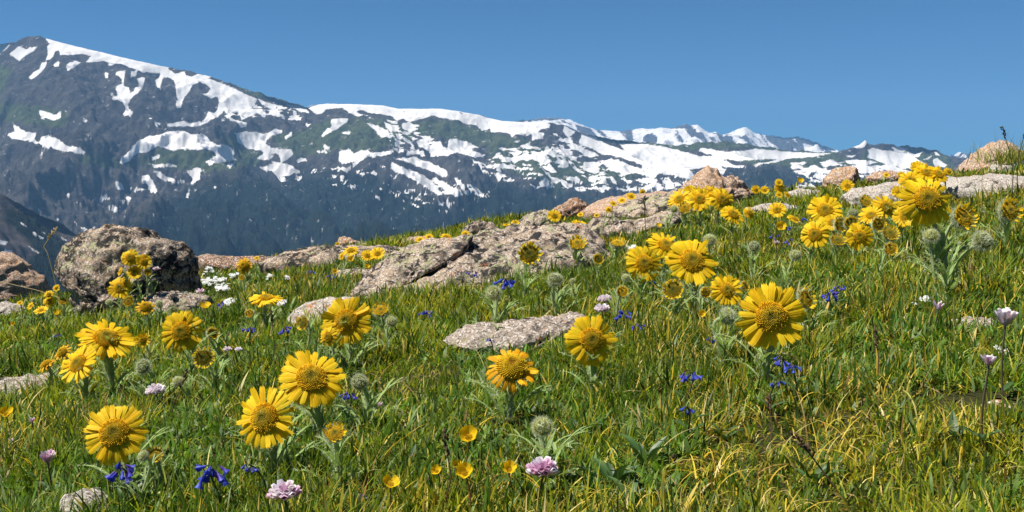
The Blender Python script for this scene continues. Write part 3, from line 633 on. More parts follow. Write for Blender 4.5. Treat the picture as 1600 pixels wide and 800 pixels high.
# ------------------------------------------------------------------ rocks
FOOT = []       # rock footprints: centre x, y, half width, half depth
def make_rock(name, label, outline, mat, d=None, thick=None, base=None, lean=0.0, rough=1.0, seed=0.0, n_out=150, n_sl=44, power=2.3, soft=0.0, group="rocks on the meadow", cat="rock", relief=1.0):
    o = np.asarray(outline, float)
    if name == 'boulder': o[:, 0] = o[:, 0].mean() + .955 * (o[:, 0] - o[:, 0].mean())
    if base is None: base = o[np.argmax(o[:, 1])]
    dh = min(ground_hit(*base), 5.6)
    d = dh if d is None or dh < 5.55 else d
    W = (o[:, 0].max() - o[:, 0].min()) / F * d
    D = thick if thick is not None else W * 0.4
    dc = d + D * 0.85
    seg = np.linalg.norm(np.roll(o, -1, 0) - o, axis=1); cum = np.concatenate([[0], np.cumsum(seg)])
    oo = np.concatenate([o, o[:1]])
    u = np.linspace(0, cum[-1], n_out, endpoint=False)
    px, py = np.interp(u, cum, oo[:, 0]), np.interp(u, cum, oo[:, 1])
    for _ in range(2):
        px = (np.roll(px, 1) + 2 * px + np.roll(px, -1)) / 4; py = (np.roll(py, 1) + 2 * py + np.roll(py, -1)) / 4
    P = at(px, py, dc)
    cx = (P[0].max() + P[0].min()) / 2
    zlo, zhi = P[2].min(), P[2].max()
    cz = zlo + 0.35 * (zhi - zlo)
    k = np.cos(np.linspace(math.pi, 0, n_sl)) 
    s = np.clip(1 - np.abs(k) ** power, 0, 1) ** (1 / power)
    s[0] = s[-1] = 0.02
    X = (P[0] - cx)[None] * s[:, None]
    Z = (P[2] - cz)[None] * s[:, None]
    Yq = np.repeat(k[:, None] * D, n_out, 1) + lean * Z
    q = np.stack([X, Yq, Z], -1)
    size = max(W, zhi - zlo)
    # normals approx: radial from the middle plane
    nrm = np.stack([X / (W / 2 + 1e-6) ** 2, Yq / D ** 2, Z / ((zhi - zlo) / 2 + 1e-6) ** 2], -1)
    nrm /= np.linalg.norm(nrm, axis=-1, keepdims=True) + 1e-9
    f = 2.4 / size
    h = 0.055 * fbm(X * f + seed, Yq * f, Z * f + seed, 4, .5) + 0.030 * (ridged(X * f * 1.8, Yq * f * 1.8 + seed, Z * f * 1.8, 4, .5) - 1.4)
    fr = 1 / 0.05
    hs = 0.0055 * fbm(X * fr, Yq * fr + seed, Z * fr, 4, .65) * rough
    # cracks and ledges
    cr = np.abs(perlin(X * f * .9 + 7 + seed, Yq * f * .9, Z * f * 2.2))
    hc = -0.022 * np.exp(-(cr / 0.035) ** 2)
    q = q + nrm * ((h + hc)[..., None] * min(size, 0.5) * relief + hs[..., None])
    V = q.reshape(-1, 3)
    F4 = grid_faces(n_sl, n_out, True)
    me = mesh_np(name, V, F4)
    # close the two tips
    bm = bmesh.new(); bm.from_mesh(me); bmesh.ops.holes_fill(bm, edges=[e for e in bm.edges if e.is_boundary], sides=0)
    bmesh.ops.recalc_face_normals(bm, faces=bm.faces); 
    for fc in bm.faces: fc.smooth = True
    bm.to_mesh(me); bm.free()
    me.materials.append(ROCK[mat])
    ob = link(name, me); ob.location = (cx, dc, cz)
    tag(ob, label, cat, group)
    FOOT.append((cx, dc, W / 2, D))
    return ob
RK = "rocks on the meadow"
make_rock("boulder", "big rounded lichened boulder undercut at its left foot, at the left of the meadow",
    [(95,405),(100,390),(118,372),(145,360),(175,355),(210,352),(235,358),(255,368),(275,374),(290,384),(303,400),(308,420),(314,445),(312,475),(280,510),(200,520),(150,515),(132,495),(124,472),(114,450),(100,430),(93,418)], 'dark', base=(160,492), thick=.24, seed=1.0, n_out=260, n_sl=70, rough=2.4, relief=.5, power=2.0)
make_rock("boulder", "orange topped rock cut by the left edge of the photo",
    [(-90,410),(-40,398),(0,396),(25,399),(38,405),(44,418),(58,430),(70,442),(78,458),(80,475),(40,485),(-60,490),(-100,470)], 'orange', base=(40,466), thick=.2, seed=2.0, rough=1.6, relief=1.2)
make_rock("flat_rock", "small grey lichened rock low in the grass at the left edge, below the orange one", [(-30,482),(0,474),(25,476),(40,484),(36,500),(0,506),(-30,505)], 'grey', base=(20,494), thick=.1, seed=2.5)
make_rock("flat_rock", "low mossy grey rock in front of the big boulder's right side", [(228,466),(245,458),(275,456),(305,457),(325,463),(338,478),(330,500),(280,508),(240,500)], 'pink', base=(290,492), thick=.1, seed=3.1)
make_rock("rock_slab", "dark undercut slab on the crest right of the big boulder", [(304,400),(318,397),(345,399),(380,403),(420,404),(436,408),(438,425),(400,430),(340,432),(310,428)], 'rust', base=(370,424), d=4.35, thick=.16, seed=4.2, relief=.6)
make_rock("rock_slab", "long pale slab on the crest speckled with dark lichen, behind the green grass", [(405,408),(430,397),(470,388),(510,385),(560,385),(610,383),(640,388),(640,420),(560,428),(480,430),(410,428)], 'dark', base=(520,416), d=4.7, thick=.22, seed=5.5, relief=.7)
make_rock("rock", "small orange stone lying on the long pale slab", [(524,382),(530,371),(545,370),(562,375),(573,383),(560,390),(530,390)], 'orange', base=(550,388), d=5.0, thick=.06, seed=6.1)
make_rock("rock", "dark grey stone on the crest above the main outcrop", [(722,362),(732,350),(750,345),(770,348),(782,358),(788,370),(760,376),(726,374)], 'dark', base=(750,372), d=5.2, thick=.09, seed=7.0)
make_rock("rock", "orange flat stone on the crest behind yellow flowers, left of the dark grey stone", [(628,378),(640,371),(665,370),(690,373),(700,382),(670,390),(632,388)], 'orange', base=(660,384), d=5.1, thick=.08, seed=7.4)
make_rock("rock_outcrop", "large pinkish granite outcrop with lichen in the middle of the meadow", [(545,470),(556,450),(585,432),(620,418),(660,400),(700,386),(740,373),(770,368),(800,362),(840,360),(880,363),(920,364),(945,373),(962,395),(968,425),(960,455),(900,480),(800,490),(700,495),(610,495),(555,490)], 'pink', base=(640,470), d=2.95, thick=.42, lean=1.1, seed=8.0, n_out=320, n_sl=80, rough=1.8, relief=1.25)
make_rock("rock_outcrop", "orange streaked rock ridge along the left flank of the large outcrop", [(548,455),(575,425),(605,402),(640,386),(680,377),(715,374),(735,380),(728,396),(690,415),(650,440),(600,465),(560,470)], 'pink', d=3.35, thick=.2, lean=.6, seed=9.0, rough=1.8)
make_rock("rock", "pinkish rounded rock left of the rust brown stone on the skyline", [(800,352),(815,340),(835,330),(852,328),(868,335),(880,350),(870,368),(820,370)], 'pink', d=4.6, thick=.13, base=(840,364), seed=10.0)
make_rock("rock", "rust brown pointed stone on the skyline beside a yellow flower", [(858,335),(872,322),(890,312),(902,311),(914,318),(922,332),(918,348),(880,350),(860,348)], 'rust', d=4.9, thick=.11, base=(890,346), seed=11.0, relief=1.3)
make_rock("rock_slab", "sloping orange slab on the skyline right of the rust brown stone", [(905,330),(930,318),(955,307),(985,300),(1010,304),(1040,300),(1062,306),(1060,330),(1000,345),(940,350),(908,345)], 'orange', d=5.4, thick=.3, base=(960,345), seed=12.0, relief=.6)
make_rock("rock_slab", "lichened pink slab below the orange slab, left of a tall flower cluster", [(945,338),(970,322),(1000,310),(1030,304),(1060,300),(1085,305),(1095,330),(1070,352),(1010,358),(955,352)], 'pink', d=4.2, thick=.22, base=(1000,352), seed=13.0, relief=.9)
make_rock("rock", "curved pale rock with a dark hollow underneath, above the grass in the middle", [(898,372),(905,358),(925,345),(955,341),(990,343),(1020,340),(1050,330),(1066,336),(1062,352),(1030,358),(990,360),(970,372),(950,385),(915,388)], 'pink', d=3.6, thick=.16, base=(930,384), seed=14.0)
make_rock("boulder", "peaked brown boulder on the skyline behind a flower cluster", [(1052,305),(1066,288),(1082,272),(1100,264),(1116,263),(1126,272),(1145,276),(1165,287),(1180,300),(1190,325),(1120,335),(1055,330)], 'orange', d=4.6, thick=.2, base=(1110,322), seed=15.0, rough=2.0, relief=1.6)
make_rock("rock_slab", "thin pale slab lying in grass behind the flower cluster right of middle", [(1165,326),(1190,320),(1220,319),(1250,322),(1252,332),(1200,336),(1168,335)], 'grey', d=3.9, thick=.1, base=(1210,333), seed=16.0)
make_rock("rock", "low lichened rock under a white flower cushion on the right crest", [(1226,304),(1240,297),(1262,295),(1278,300),(1288,310),(1260,318),(1230,316)], 'grey', d=4.4, thick=.1, base=(1255,314), seed=16.6)
make_rock("boulder", "orange brown rounded boulder on the skyline right of the peaked one", [(1284,292),(1290,278),(1302,268),(1318,260),(1334,261),(1342,272),(1342,288),(1330,304),(1290,304)], 'orange', d=5.0, thick=.12, base=(1310,300), seed=17.0, rough=1.8, relief=1.5)
make_rock("flat_rock", "flat orange grey stone on the skyline in the distance, behind low grass", [(1356,278),(1368,269),(1390,267),(1408,271),(1412,284),(1380,290),(1358,288)], 'orange', d=5.6, thick=.1, base=(1385,287), seed=18.0)
make_rock("rock_slab", "pale grey rock behind the yellow flowers, left of the biggest flower of the right slope", [(1318,308),(1335,296),(1360,290),(1395,286),(1430,288),(1440,300),(1430,325),(1370,335),(1325,330)], 'grey', d=3.1, thick=.16, base=(1370,325), seed=19.0)
make_rock("rock_slab", "wide pale grey slab at the right edge below the overhanging rock", [(1462,296),(1476,279),(1500,275),(1560,274),(1620,272),(1720,270),(1760,300),(1720,325),(1600,326),(1520,322),(1470,312)], 'grey', d=2.6, thick=.22, base=(1540,318), seed=20.0, relief=.6, rough=1.6, lean=.6)
make_rock("boulder", "orange rock with a dark overhang on the skyline near the right edge", [(1498,268),(1506,258),(1522,247),(1538,232),(1552,222),(1566,224),(1578,234),(1600,240),(1610,250),(1580,252),(1560,256),(1545,264),(1520,272),(1502,273)], 'orange', d=3.1, thick=.2, base=(1520,272), seed=21.0, relief=.9)
make_rock("rock", "small pale stone tucked under the orange overhang", [(1543,268),(1550,258),(1565,256),(1580,260),(1584,272),(1560,276),(1545,275)], 'grey', d=3.0, thick=.05, base=(1562,275), seed=22.0)
make_rock("rock", "coarse grained pale rock in the grass behind the two middle flowers", [(690,530),(715,517),(760,508),(810,502),(860,495),(900,494),(915,500),(916,530),(900,560),(840,566),(770,560),(710,545)], 'coarse', base=(840,548), thick=.09, seed=23.0, rough=1.8, relief=.8)
make_rock("rock", "flat grey rock left of a big yellow flower in the left middle", [(452,496),(470,478),(500,470),(530,463),(560,466),(568,490),(550,520),(500,528),(460,515)], 'grey', base=(500,510), thick=.1, seed=24.0, relief=.8)
make_rock("rock", "grey lichened rock at the bottom left under green leaves", [(92,790),(102,774),(120,770),(145,772),(165,782),(182,800),(185,840),(130,850),(95,840)], 'grey', base=(140,822), thick=.05, seed=25.0)
make_rock("flat_rock", "pale flat stone half hidden in grass at the left edge under two flowers", [(-30,604),(0,592),(40,588),(75,592),(88,606),(70,626),(10,632),(-30,628)], 'coarse', base=(40,620), thick=.09, seed=26.0)
make_rock("flat_rock", "pale sandy stone flat in the grass on the right beside the pink clovers", [(1484,506),(1500,499),(1530,497),(1556,501),(1562,512),(1530,520),(1490,518)], 'coarse', base=(1525,514), thick=.05, seed=27.0)
make_rock("flat_rock", "reddish flat stone in grass at the right edge under the clovers", [(1500,650),(1530,640),(1570,634),(1610,636),(1620,652),(1570,664),(1510,662)], 'orange', base=(1560,656), thick=.06, seed=28.0)
make_rock("flat_rock", "low brownish stone in the grass left of the main outcrop, under a buttercup", [(512,430),(530,423),(560,419),(585,422),(600,432),(570,440),(520,440)], 'pink', base=(550,438), thick=.1, seed=29.0)
FOOT_A = np.array(FOOT)

# ------------------------------------------------------------------ grass
def rock_mask(x, y, shrink=0.86):
    m = np.zeros(x.shape, bool)
    for cx, cy, a, b in FOOT_A:
        m |= ((np.abs(x - cx) / (a * shrink)) ** 2.4 + (np.abs(y - cy) / (b * shrink)) ** 2.4) < 1
    return m
def scatter(n, dmin, dmax, power, amax=0.68):
    """Points around the viewpoint, density falling as distance^-power."""
    k = 2 - power
    u = RNG.random(n)
    d = (dmin ** k + u * (dmax ** k - dmin ** k)) ** (1 / k)
    a = RNG.uniform(-amax, amax, n)
    return d * np.sin(a), d * np.cos(a), d
PLANTS = []     # base x, y, free height at the plant, half width: grass stays low in front of a head
def lower(x, y, L):
    L = L.copy()
    for bx, by, hb, r in PLANTS:
        if r > .022:
            q = (x - bx) ** 2 + (y - by) ** 2 < (r * 1.15) ** 2
            L[q] *= .55
        d = math.hypot(bx, by); cx, cy = -bx / d, -by / d
        u = (x - bx) * cx + (y - by) * cy; v = np.abs((x - bx) * cy - (y - by) * cx)
        m = (u > -.025) & (u < .45) & (v < r)
        if not m.any(): continue
        gb = float(ground(bx, by))
        h = hb + u[m] * (0 - gb - hb) / d - (ground(x[m], y[m]) - gb)
        L[m] = np.minimum(L[m], np.clip(h, .012, None) * RNG.uniform(.8, 1.25, m.sum()))
    return L
def blades(x, y, d, L, w, lean_dir, lean, curl, tint, name, label, mat, nseg=3, kind="stuff", cat="grass", z_off=-0.004, prof=None):
    n = len(x)
    L = lower(x, y, L)
    z = ground(x, y) + z_off
    S = np.linspace(0, 1, nseg + 1)
    hx, hy = np.cos(lean_dir), np.sin(lean_dir)
    side = lean_dir + math.pi / 2 + RNG.normal(0, .5, n)
    sx, sy = np.cos(side), np.sin(side)
    rows = []; so = np.zeros(n); su = np.zeros(n)
    for i, s in enumerate(S):
        if i:
            th = lean + curl * (s - .5 / nseg)
            so = so + np.sin(th) / nseg; su = su + np.cos(th) / nseg
        out, up = L * so, L * np.clip(su, .04 * s, 1)
        ctr = np.stack([x + hx * out, y + hy * out, z + up], -1)
        if i == nseg: rows.append(ctr[:, None])
        else:
            ww = (w * (prof[i] if prof is not None else (1 - 0.75 * s ** 1.6)) * .5)[:, None]
            sd = np.stack([sx, sy, np.zeros(n)], -1) * ww
            rows.append(np.stack([ctr - sd, ctr + sd], 1))
    V = np.concatenate(rows, 1); m = V.shape[1]
    base = np.arange(n)[:, None] * m
    Q = np.concatenate([base + np.array([[2 * i, 2 * i + 1, 2 * i + 3, 2 * i + 2]]) for i in range(nseg - 1)])
    T = base + np.array([[2 * nseg - 2, 2 * nseg - 1, 2 * nseg]])
    shade = np.repeat(tint, m, 0)
    me = mesh_np(name, V.reshape(-1, 3), Q, T, shade)
    me.materials.append(mat)
    return tag(link(name, me), label, cat, kind=kind)
def pick(cols, wts, n):
    cols = np.asarray(cols); i = RNG.choice(len(cols), n, p=np.asarray(wts) / np.sum(wts))
    return cols[i] * RNG.uniform(.75, 1.25, (n, 1)) * RNG.uniform(.92, 1.08, (n, 3))
def build_grass():
    # tufts first, then blades around each tuft
    nt_ = 33000
    tx, ty, td = scatter(nt_, .62, 8.5, 1.55)
    sx_, sy_, sd_ = scatter(9000, .5, 6.5, 1.35, 1.25)      # sparser to both sides
    o_ = np.abs(np.arctan2(sx_, sy_)) > .66
    tx, ty, td = np.concatenate([tx, sx_[o_]]), np.concatenate([ty, sy_[o_]]), np.concatenate([td, sd_[o_]]); nt_ = len(tx)
    cl = fbm(tx * 2.2, ty * 2.2, 4.0, 3)
    dry = sstep(-.1, .35, fbm(tx * 1.6 + 9, ty * 1.6, 8.0, 3) + .12 * tx)
    keep = ~rock_mask(tx, ty) & (RNG.random(nt_) < np.clip(.85 + .8 * cl, .68, 1))
    tx, ty, td, cl, dry = (v[keep] for v in (tx, ty, td, cl, dry)); nt_ = len(tx)
    per = RNG.integers(10, 26, nt_)
    own = np.repeat(np.arange(nt_), per); n = len(own)
    rad = RNG.random(n) ** .7 * (0.022 + .010 * td[own])
    a = RNG.uniform(0, 2 * math.pi, n)
    x, y = tx[own] + rad * np.cos(a), ty[own] + rad * np.sin(a)
    d = td[own]
    tl = RNG.uniform(.020, .058, nt_) * np.where(fbm(tx * 2.6 + 4, ty * 2.6, 12.0, 2) > .08, .62, 1.0) * (1 + .4 * np.clip(cl, -1, 1))
    L = tl[own] * RNG.uniform(.45, 1.2, n) * np.clip(.78 + .12 * d, .9, 1.1)
    wide = np.where(RNG.random(nt_) < .16, 1.9, 1.0)
    w = wide[own] * RNG.uniform(.0013, .0030, n) * np.clip((d / 1.4), 1, None) ** .75
    tdir = RNG.uniform(0, 2 * math.pi, nt_)
    ldir = np.where(RNG.random(n) < .6, a, tdir[own]) + RNG.normal(0, .5, n)
    lean = np.abs(RNG.normal(.22, .24, n)); curl = np.abs(RNG.normal(.65, .65, n))
    g = [(.160, .215, .012), (.100, .160, .012), (.045, .082, .012), (.28, .285, .020), (.13, .175, .034)]
    yellow_turf = (fbm(tx * 1.7 - 8, ty * 1.7, 21.0, 3) > 0)[:, None]      # yellower and deeper green patches of turf
    tc = np.where(yellow_turf, pick(g, [.34, .10, .10, .38, .08], nt_), pick(g, [.28, .30, .26, .08, .08], nt_))
    tc[wide > 1.5] = pick([(.045, .095, .014), (.07, .13, .02), (.10, .16, .04)], [.4, .35, .25], int((wide > 1.5).sum()))
    tint = tc[own] * RNG.uniform(.75, 1.3, (n, 1))
    isd = RNG.random(n) < (.09 + .17 * dry[own])
    tint[isd] = pick([(.42, .34, .035), (.48, .38, .11), (.22, .14, .04), (.56, .49, .27)], [.45, .27, .16, .12], isd.sum())
    ok = ~rock_mask(x, y, .80)
    x, y, d, L, w, ldir, lean, curl, tint = (v[ok] for v in (x, y, d, L, w, ldir, lean, curl, tint))
    blades(x, y, d, L, w, ldir, lean, curl, tint, "grass", "short green and yellowing alpine grass covering the whole meadow", M_GRASS, 4)
    print("blades", len(x))
    # long curling dry blades
    n = 6500
    x, y, d = scatter(n, .62, 5.0, 1.6)
    ok = ~rock_mask(x, y) & (RNG.random(n) < .25 + .75 * sstep(-.2, .3, fbm(x * 1.6 + 9, y * 1.6, 8.0, 3) + .15 * x))
    x, y, d = x[ok], y[ok], d[ok]; n = len(x)
    blades(x, y, d, RNG.uniform(.04, .085, n), RNG.uniform(.0010, .0020, n) * np.clip(d / 1.4, 1, None) ** .7, RNG.uniform(0, 6.283, n),
           np.abs(RNG.normal(.15, .3, n)), RNG.uniform(.8, 4.2, n),
           pick([(.58, .44, .06), (.62, .52, .22), (.40, .36, .04), (.30, .19, .06)], [.4, .25, .2, .15], n),
           "dry_grass", "long curling straw coloured blades scattered through the grass", M_GRASS, 8)
    # dead leaf litter lying low between the tufts
    n = 90000
    x, y, d = scatter(n, .62, 4.5, 1.6)
    ok = ~rock_mask(x, y); x, y, d = x[ok], y[ok], d[ok]; n = len(x)
    blades(x, y, d, RNG.uniform(.012, .032, n), RNG.uniform(.0010, .0028, n) * np.clip(d / 1.5, 1, None) ** .5, RNG.uniform(0, 6.283, n),
           RNG.uniform(1.0, 1.6, n), np.abs(RNG.normal(.2, .3, n)),
           pick([(.36, .27, .13), (.22, .14, .07), (.48, .40, .24), (.12, .075, .04)], [.35, .3, .15, .2], n),
           "dead_grass", "brown and straw coloured dead litter lying between the living grass", M_GRASS, 3)
    # broad bright leaflets, the leafy mats
    n = 125000
    x, y, d = scatter(n, .62, 5.0, 1.5)
    mk = fbm(x * 1.9 - 5, y * 1.9 + 2, 1.0, 3) - .10 * x
    ok = ~rock_mask(x, y) & (mk > -.22)
    x, y, d = x[ok], y[ok], d[ok]; n = len(x)
    blades(x, y, d, RNG.uniform(.014, .036, n), RNG.uniform(.0030, .0062, n) * np.clip(d / 1.5, 1, None) ** .5, RNG.uniform(0, 6.283, n),
           np.abs(RNG.normal(.5, .3, n)), np.abs(RNG.normal(.8, .5, n)),
           pick([(.12, .22, .030), (.085, .18, .028), (.15, .21, .085), (.07, .14, .03)], [.4, .3, .15, .15], n),
           "leafy_ground_cover", "bright green mats of small pointed leaflets between the grass, mostly at the left", M_GRASS, 3, cat="ground cover", prof=[.45, 1.0, .75])

# ------------------------------------------------------------------ flowers: shared meshes (radius 1)
YEL = np.array([(.90, .60, .012), (.92, .65, .020), (.88, .55, .010)])
ORA = np.array([(.84, .42, .010), (.86, .50, .012)])
def petal_geo(L, W, nl, nw, droop, curl, fold, col, rng, notch=.10):
    s = np.linspace(0, 1, nl + 1); w = np.linspace(-1, 1, nw + 1)
    S, Wv = np.meshgrid(s, w, indexing='ij')
    width = W * .5 * (0.60 + 0.40 * np.clip(S / .62, 0, 1) ** .8) * np.where(S > .85, 1 - (S - .85) * 1.1, 1)
    tooth = np.where(S > .93, notch * (np.abs(np.cos(Wv * 3 * math.pi / 2 )) - .75), 0)
    X = L * (S + tooth * (S > .93))
    Y = Wv * width
    Z = -droop * L * S ** 2 + curl * L * S ** 3 + fold * W * (np.abs(np.sin(Wv * math.pi * 1.5)) - .5) * np.clip(S * 3, 0, 1) - .10 * W * Wv ** 2
    Z = Z + rng.normal(0, .010) * np.sin(S * 5 + rng.uniform(0, 6))
    V = np.stack([X, Y, Z], -1).reshape(-1, 3)
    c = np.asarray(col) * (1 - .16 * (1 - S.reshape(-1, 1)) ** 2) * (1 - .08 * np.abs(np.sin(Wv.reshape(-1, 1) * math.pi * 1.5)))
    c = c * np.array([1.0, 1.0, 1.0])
    return V, grid_faces(nl + 1, nw + 1), c
def petal_variants(kind):
    out = []
    rng = np.random.default_rng({'full': 21, 'half': 22, 'old': 23}[kind])
    for k in range(7):
        cols = ORA if kind == 'old' else YEL
        if kind == 'full': g = petal_geo(.70 * rng.uniform(.88, 1.06), .20 * rng.uniform(.85, 1.12), 8, 6, rng.uniform(-.12, .28), rng.uniform(-.10, .16), .13, cols[k % len(cols)], rng)
        elif kind == 'old': g = petal_geo(.56 * rng.uniform(.8, 1.1), .19 * rng.uniform(.8, 1.1), 8, 6, rng.uniform(-.15, .45), rng.uniform(-.1, .35), .16, cols[k % len(cols)], rng, .18)
        else: g = petal_geo(.50 * rng.uniform(.8, 1.1), .19 * rng.uniform(.85, 1.1), 6, 4, rng.uniform(-.35, .1), rng.uniform(-.1, .2), .10, YEL[k % 3] * np.array([.95, .95, 1]), rng)
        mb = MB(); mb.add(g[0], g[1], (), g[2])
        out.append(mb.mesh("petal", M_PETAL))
    return out
PETAL = {k: petal_variants(k) for k in ('full', 'half', 'old')}
def rotz(a):
    c, s = math.cos(a), math.sin(a); return np.array([[c, -s, 0], [s, c, 0], [0, 0, 1]])
def roty(a):
    c, s = math.cos(a), math.sin(a); return np.array([[c, 0, s], [0, 1, 0], [-s, 0, c]])
def rotx(a):
    c, s = math.cos(a), math.sin(a); return np.array([[1, 0, 0], [0, c, -s], [0, s, c]])
def petal_layout(kind, n, cup, rng):
    """Angles, inner radius, tilt and twist of every petal."""
    r0 = {'full': .30, 'half': .54, 'old': .44}[kind]
    out = []
    for i in range(n):
        lay = i % 2
        a = 2 * math.pi * (i + rng.uniform(-.28, .28)) / n
        out.append((a, r0, -.03 * lay, cup + rng.normal(0, .10) - .08 * lay, rng.normal(0, .18), rng.integers(0, 7), rng.uniform(.9, 1.08)))
    return out
def petal_ring(kind, n, cup, seed):
    rng = np.random.default_rng(seed); mb = MB()
    for a, r0, z0, tilt, tw, v, sc in petal_layout(kind, n, cup, rng):
        cols = ORA if kind == 'old' else YEL
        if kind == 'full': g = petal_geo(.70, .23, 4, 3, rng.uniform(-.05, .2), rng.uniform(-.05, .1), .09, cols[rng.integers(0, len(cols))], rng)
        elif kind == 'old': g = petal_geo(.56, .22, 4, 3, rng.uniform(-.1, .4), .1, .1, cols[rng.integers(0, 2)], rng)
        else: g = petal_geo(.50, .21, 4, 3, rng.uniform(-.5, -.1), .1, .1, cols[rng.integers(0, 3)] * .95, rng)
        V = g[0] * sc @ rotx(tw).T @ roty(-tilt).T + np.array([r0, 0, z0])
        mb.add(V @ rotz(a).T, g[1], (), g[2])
    return mb.mesh("petals", M_PETAL)
RING = {k: [petal_ring(k, n, c, 40 + i + 10 * j) for i, (n, c) in enumerate(sp)] for j, (k, sp) in enumerate(
    {'full': [(30, .05), (32, .2), (32, -.12), (28, .12)], 'half': [(20, .5), (22, .35), (18, .65)], 'old': [(20, -.2), (20, .1)]}.items())}
def disc_mesh(kind, seed):
    rng = np.random.default_rng(seed); mb = MB()
    rd, hh = {'full': (.44, .21), 'pale': (.62, .24), 'half': (.62, .22), 'old': (.54, .40), 'bud': (.66, .32), 'shut': (.66, .30)}[kind]
    nr, nc = 8, 28
    rr = np.linspace(0.02, 1, nr)
    R, A = np.meshgrid(rr, np.arange(nc) / nc * 2 * math.pi, indexing='ij')
    prof = lambda r: hh * (1 - r ** 2.2) - .34 * hh * np.exp(-(r / .30) ** 2)
    V = np.stack([rd * R * np.cos(A), rd * R * np.sin(A), prof(R) - .02], -1).reshape(-1, 3)
    pal = {'pale': ((.24, .20, .03), (.55, .38, .03), (.74, .47, .018)), 'full': ((.24, .20, .024), (.54, .35, .018), (.82, .48, .016)), 'half': ((.14, .14, .025), (.26, .22, .025), (.50, .34, .02)),
           'old': ((.34, .17, .012), (.66, .42, .016), (.70, .44, .018)), 'bud': ((.20, .21, .03), (.34, .35, .05), (.48, .46, .09)), 'shut': ((.08, .085, .02), (.15, .155, .03), (.30, .30, .06))}[kind]
    def colr(r):
        r = np.asarray(r)[..., None]; a, b, c = (np.array(q) for q in pal)
        return np.where(r < .5, a + (b - a) * sstep(.08, .5, r), b + (c - b) * sstep(.5, .95, r))
    mb.add(V, grid_faces(nr, nc, True), (), colr(R).reshape(-1, 3) * .75)
    n = 330
    i = np.arange(n) + .5
    r = np.sqrt(i / n) * .99; a = i * 2.39996
    for k in range(n):
        x, y, z = rd * r[k] * math.cos(a[k]), rd * r[k] * math.sin(a[k]), prof(r[k]) - .02
        slope = 2.2 * hh * r[k] ** 1.2 / rd
        nv = np.array([math.cos(a[k]) * slope, math.sin(a[k]) * slope, 1]); nv /= np.linalg.norm(nv)
        s = rd * .046 * rng.uniform(.8, 1.15); h = rd * (.06 + .10 * sstep(.55, .95, r[k])) * rng.uniform(.6, 1.3)
        t1 = np.cross(nv, [.3, .9, .1]); t1 /= np.linalg.norm(t1); t2 = np.cross(nv, t1)
        c0 = np.array([x, y, z]); th = np.arange(5) / 5 * 2 * math.pi
        ring = c0 + s * (np.cos(th)[:, None] * t1 + np.sin(th)[:, None] * t2)
        top = c0 + nv * h + s * .75 * (np.cos(th)[:, None] * t1 + np.sin(th)[:, None] * t2)
        V = np.concatenate([ring, top, [c0 + nv * h * 1.25]])
        q = [(j, (j + 1) % 5, 5 + (j + 1) % 5, 5 + j) for j in range(5)]
        t = [(5 + j, 5 + (j + 1) % 5, 10) for j in range(5)]
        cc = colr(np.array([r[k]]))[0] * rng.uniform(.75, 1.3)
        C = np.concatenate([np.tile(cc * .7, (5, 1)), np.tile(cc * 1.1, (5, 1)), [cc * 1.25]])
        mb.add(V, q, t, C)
    return mb.mesh("disc", M_DISC)
DISC = {k: [disc_mesh(k, 60 + i) for i in range(2)] for k in ('full', 'half', 'old', 'bud', 'pale', 'shut')}
WOOL = (.82, .85, .64)
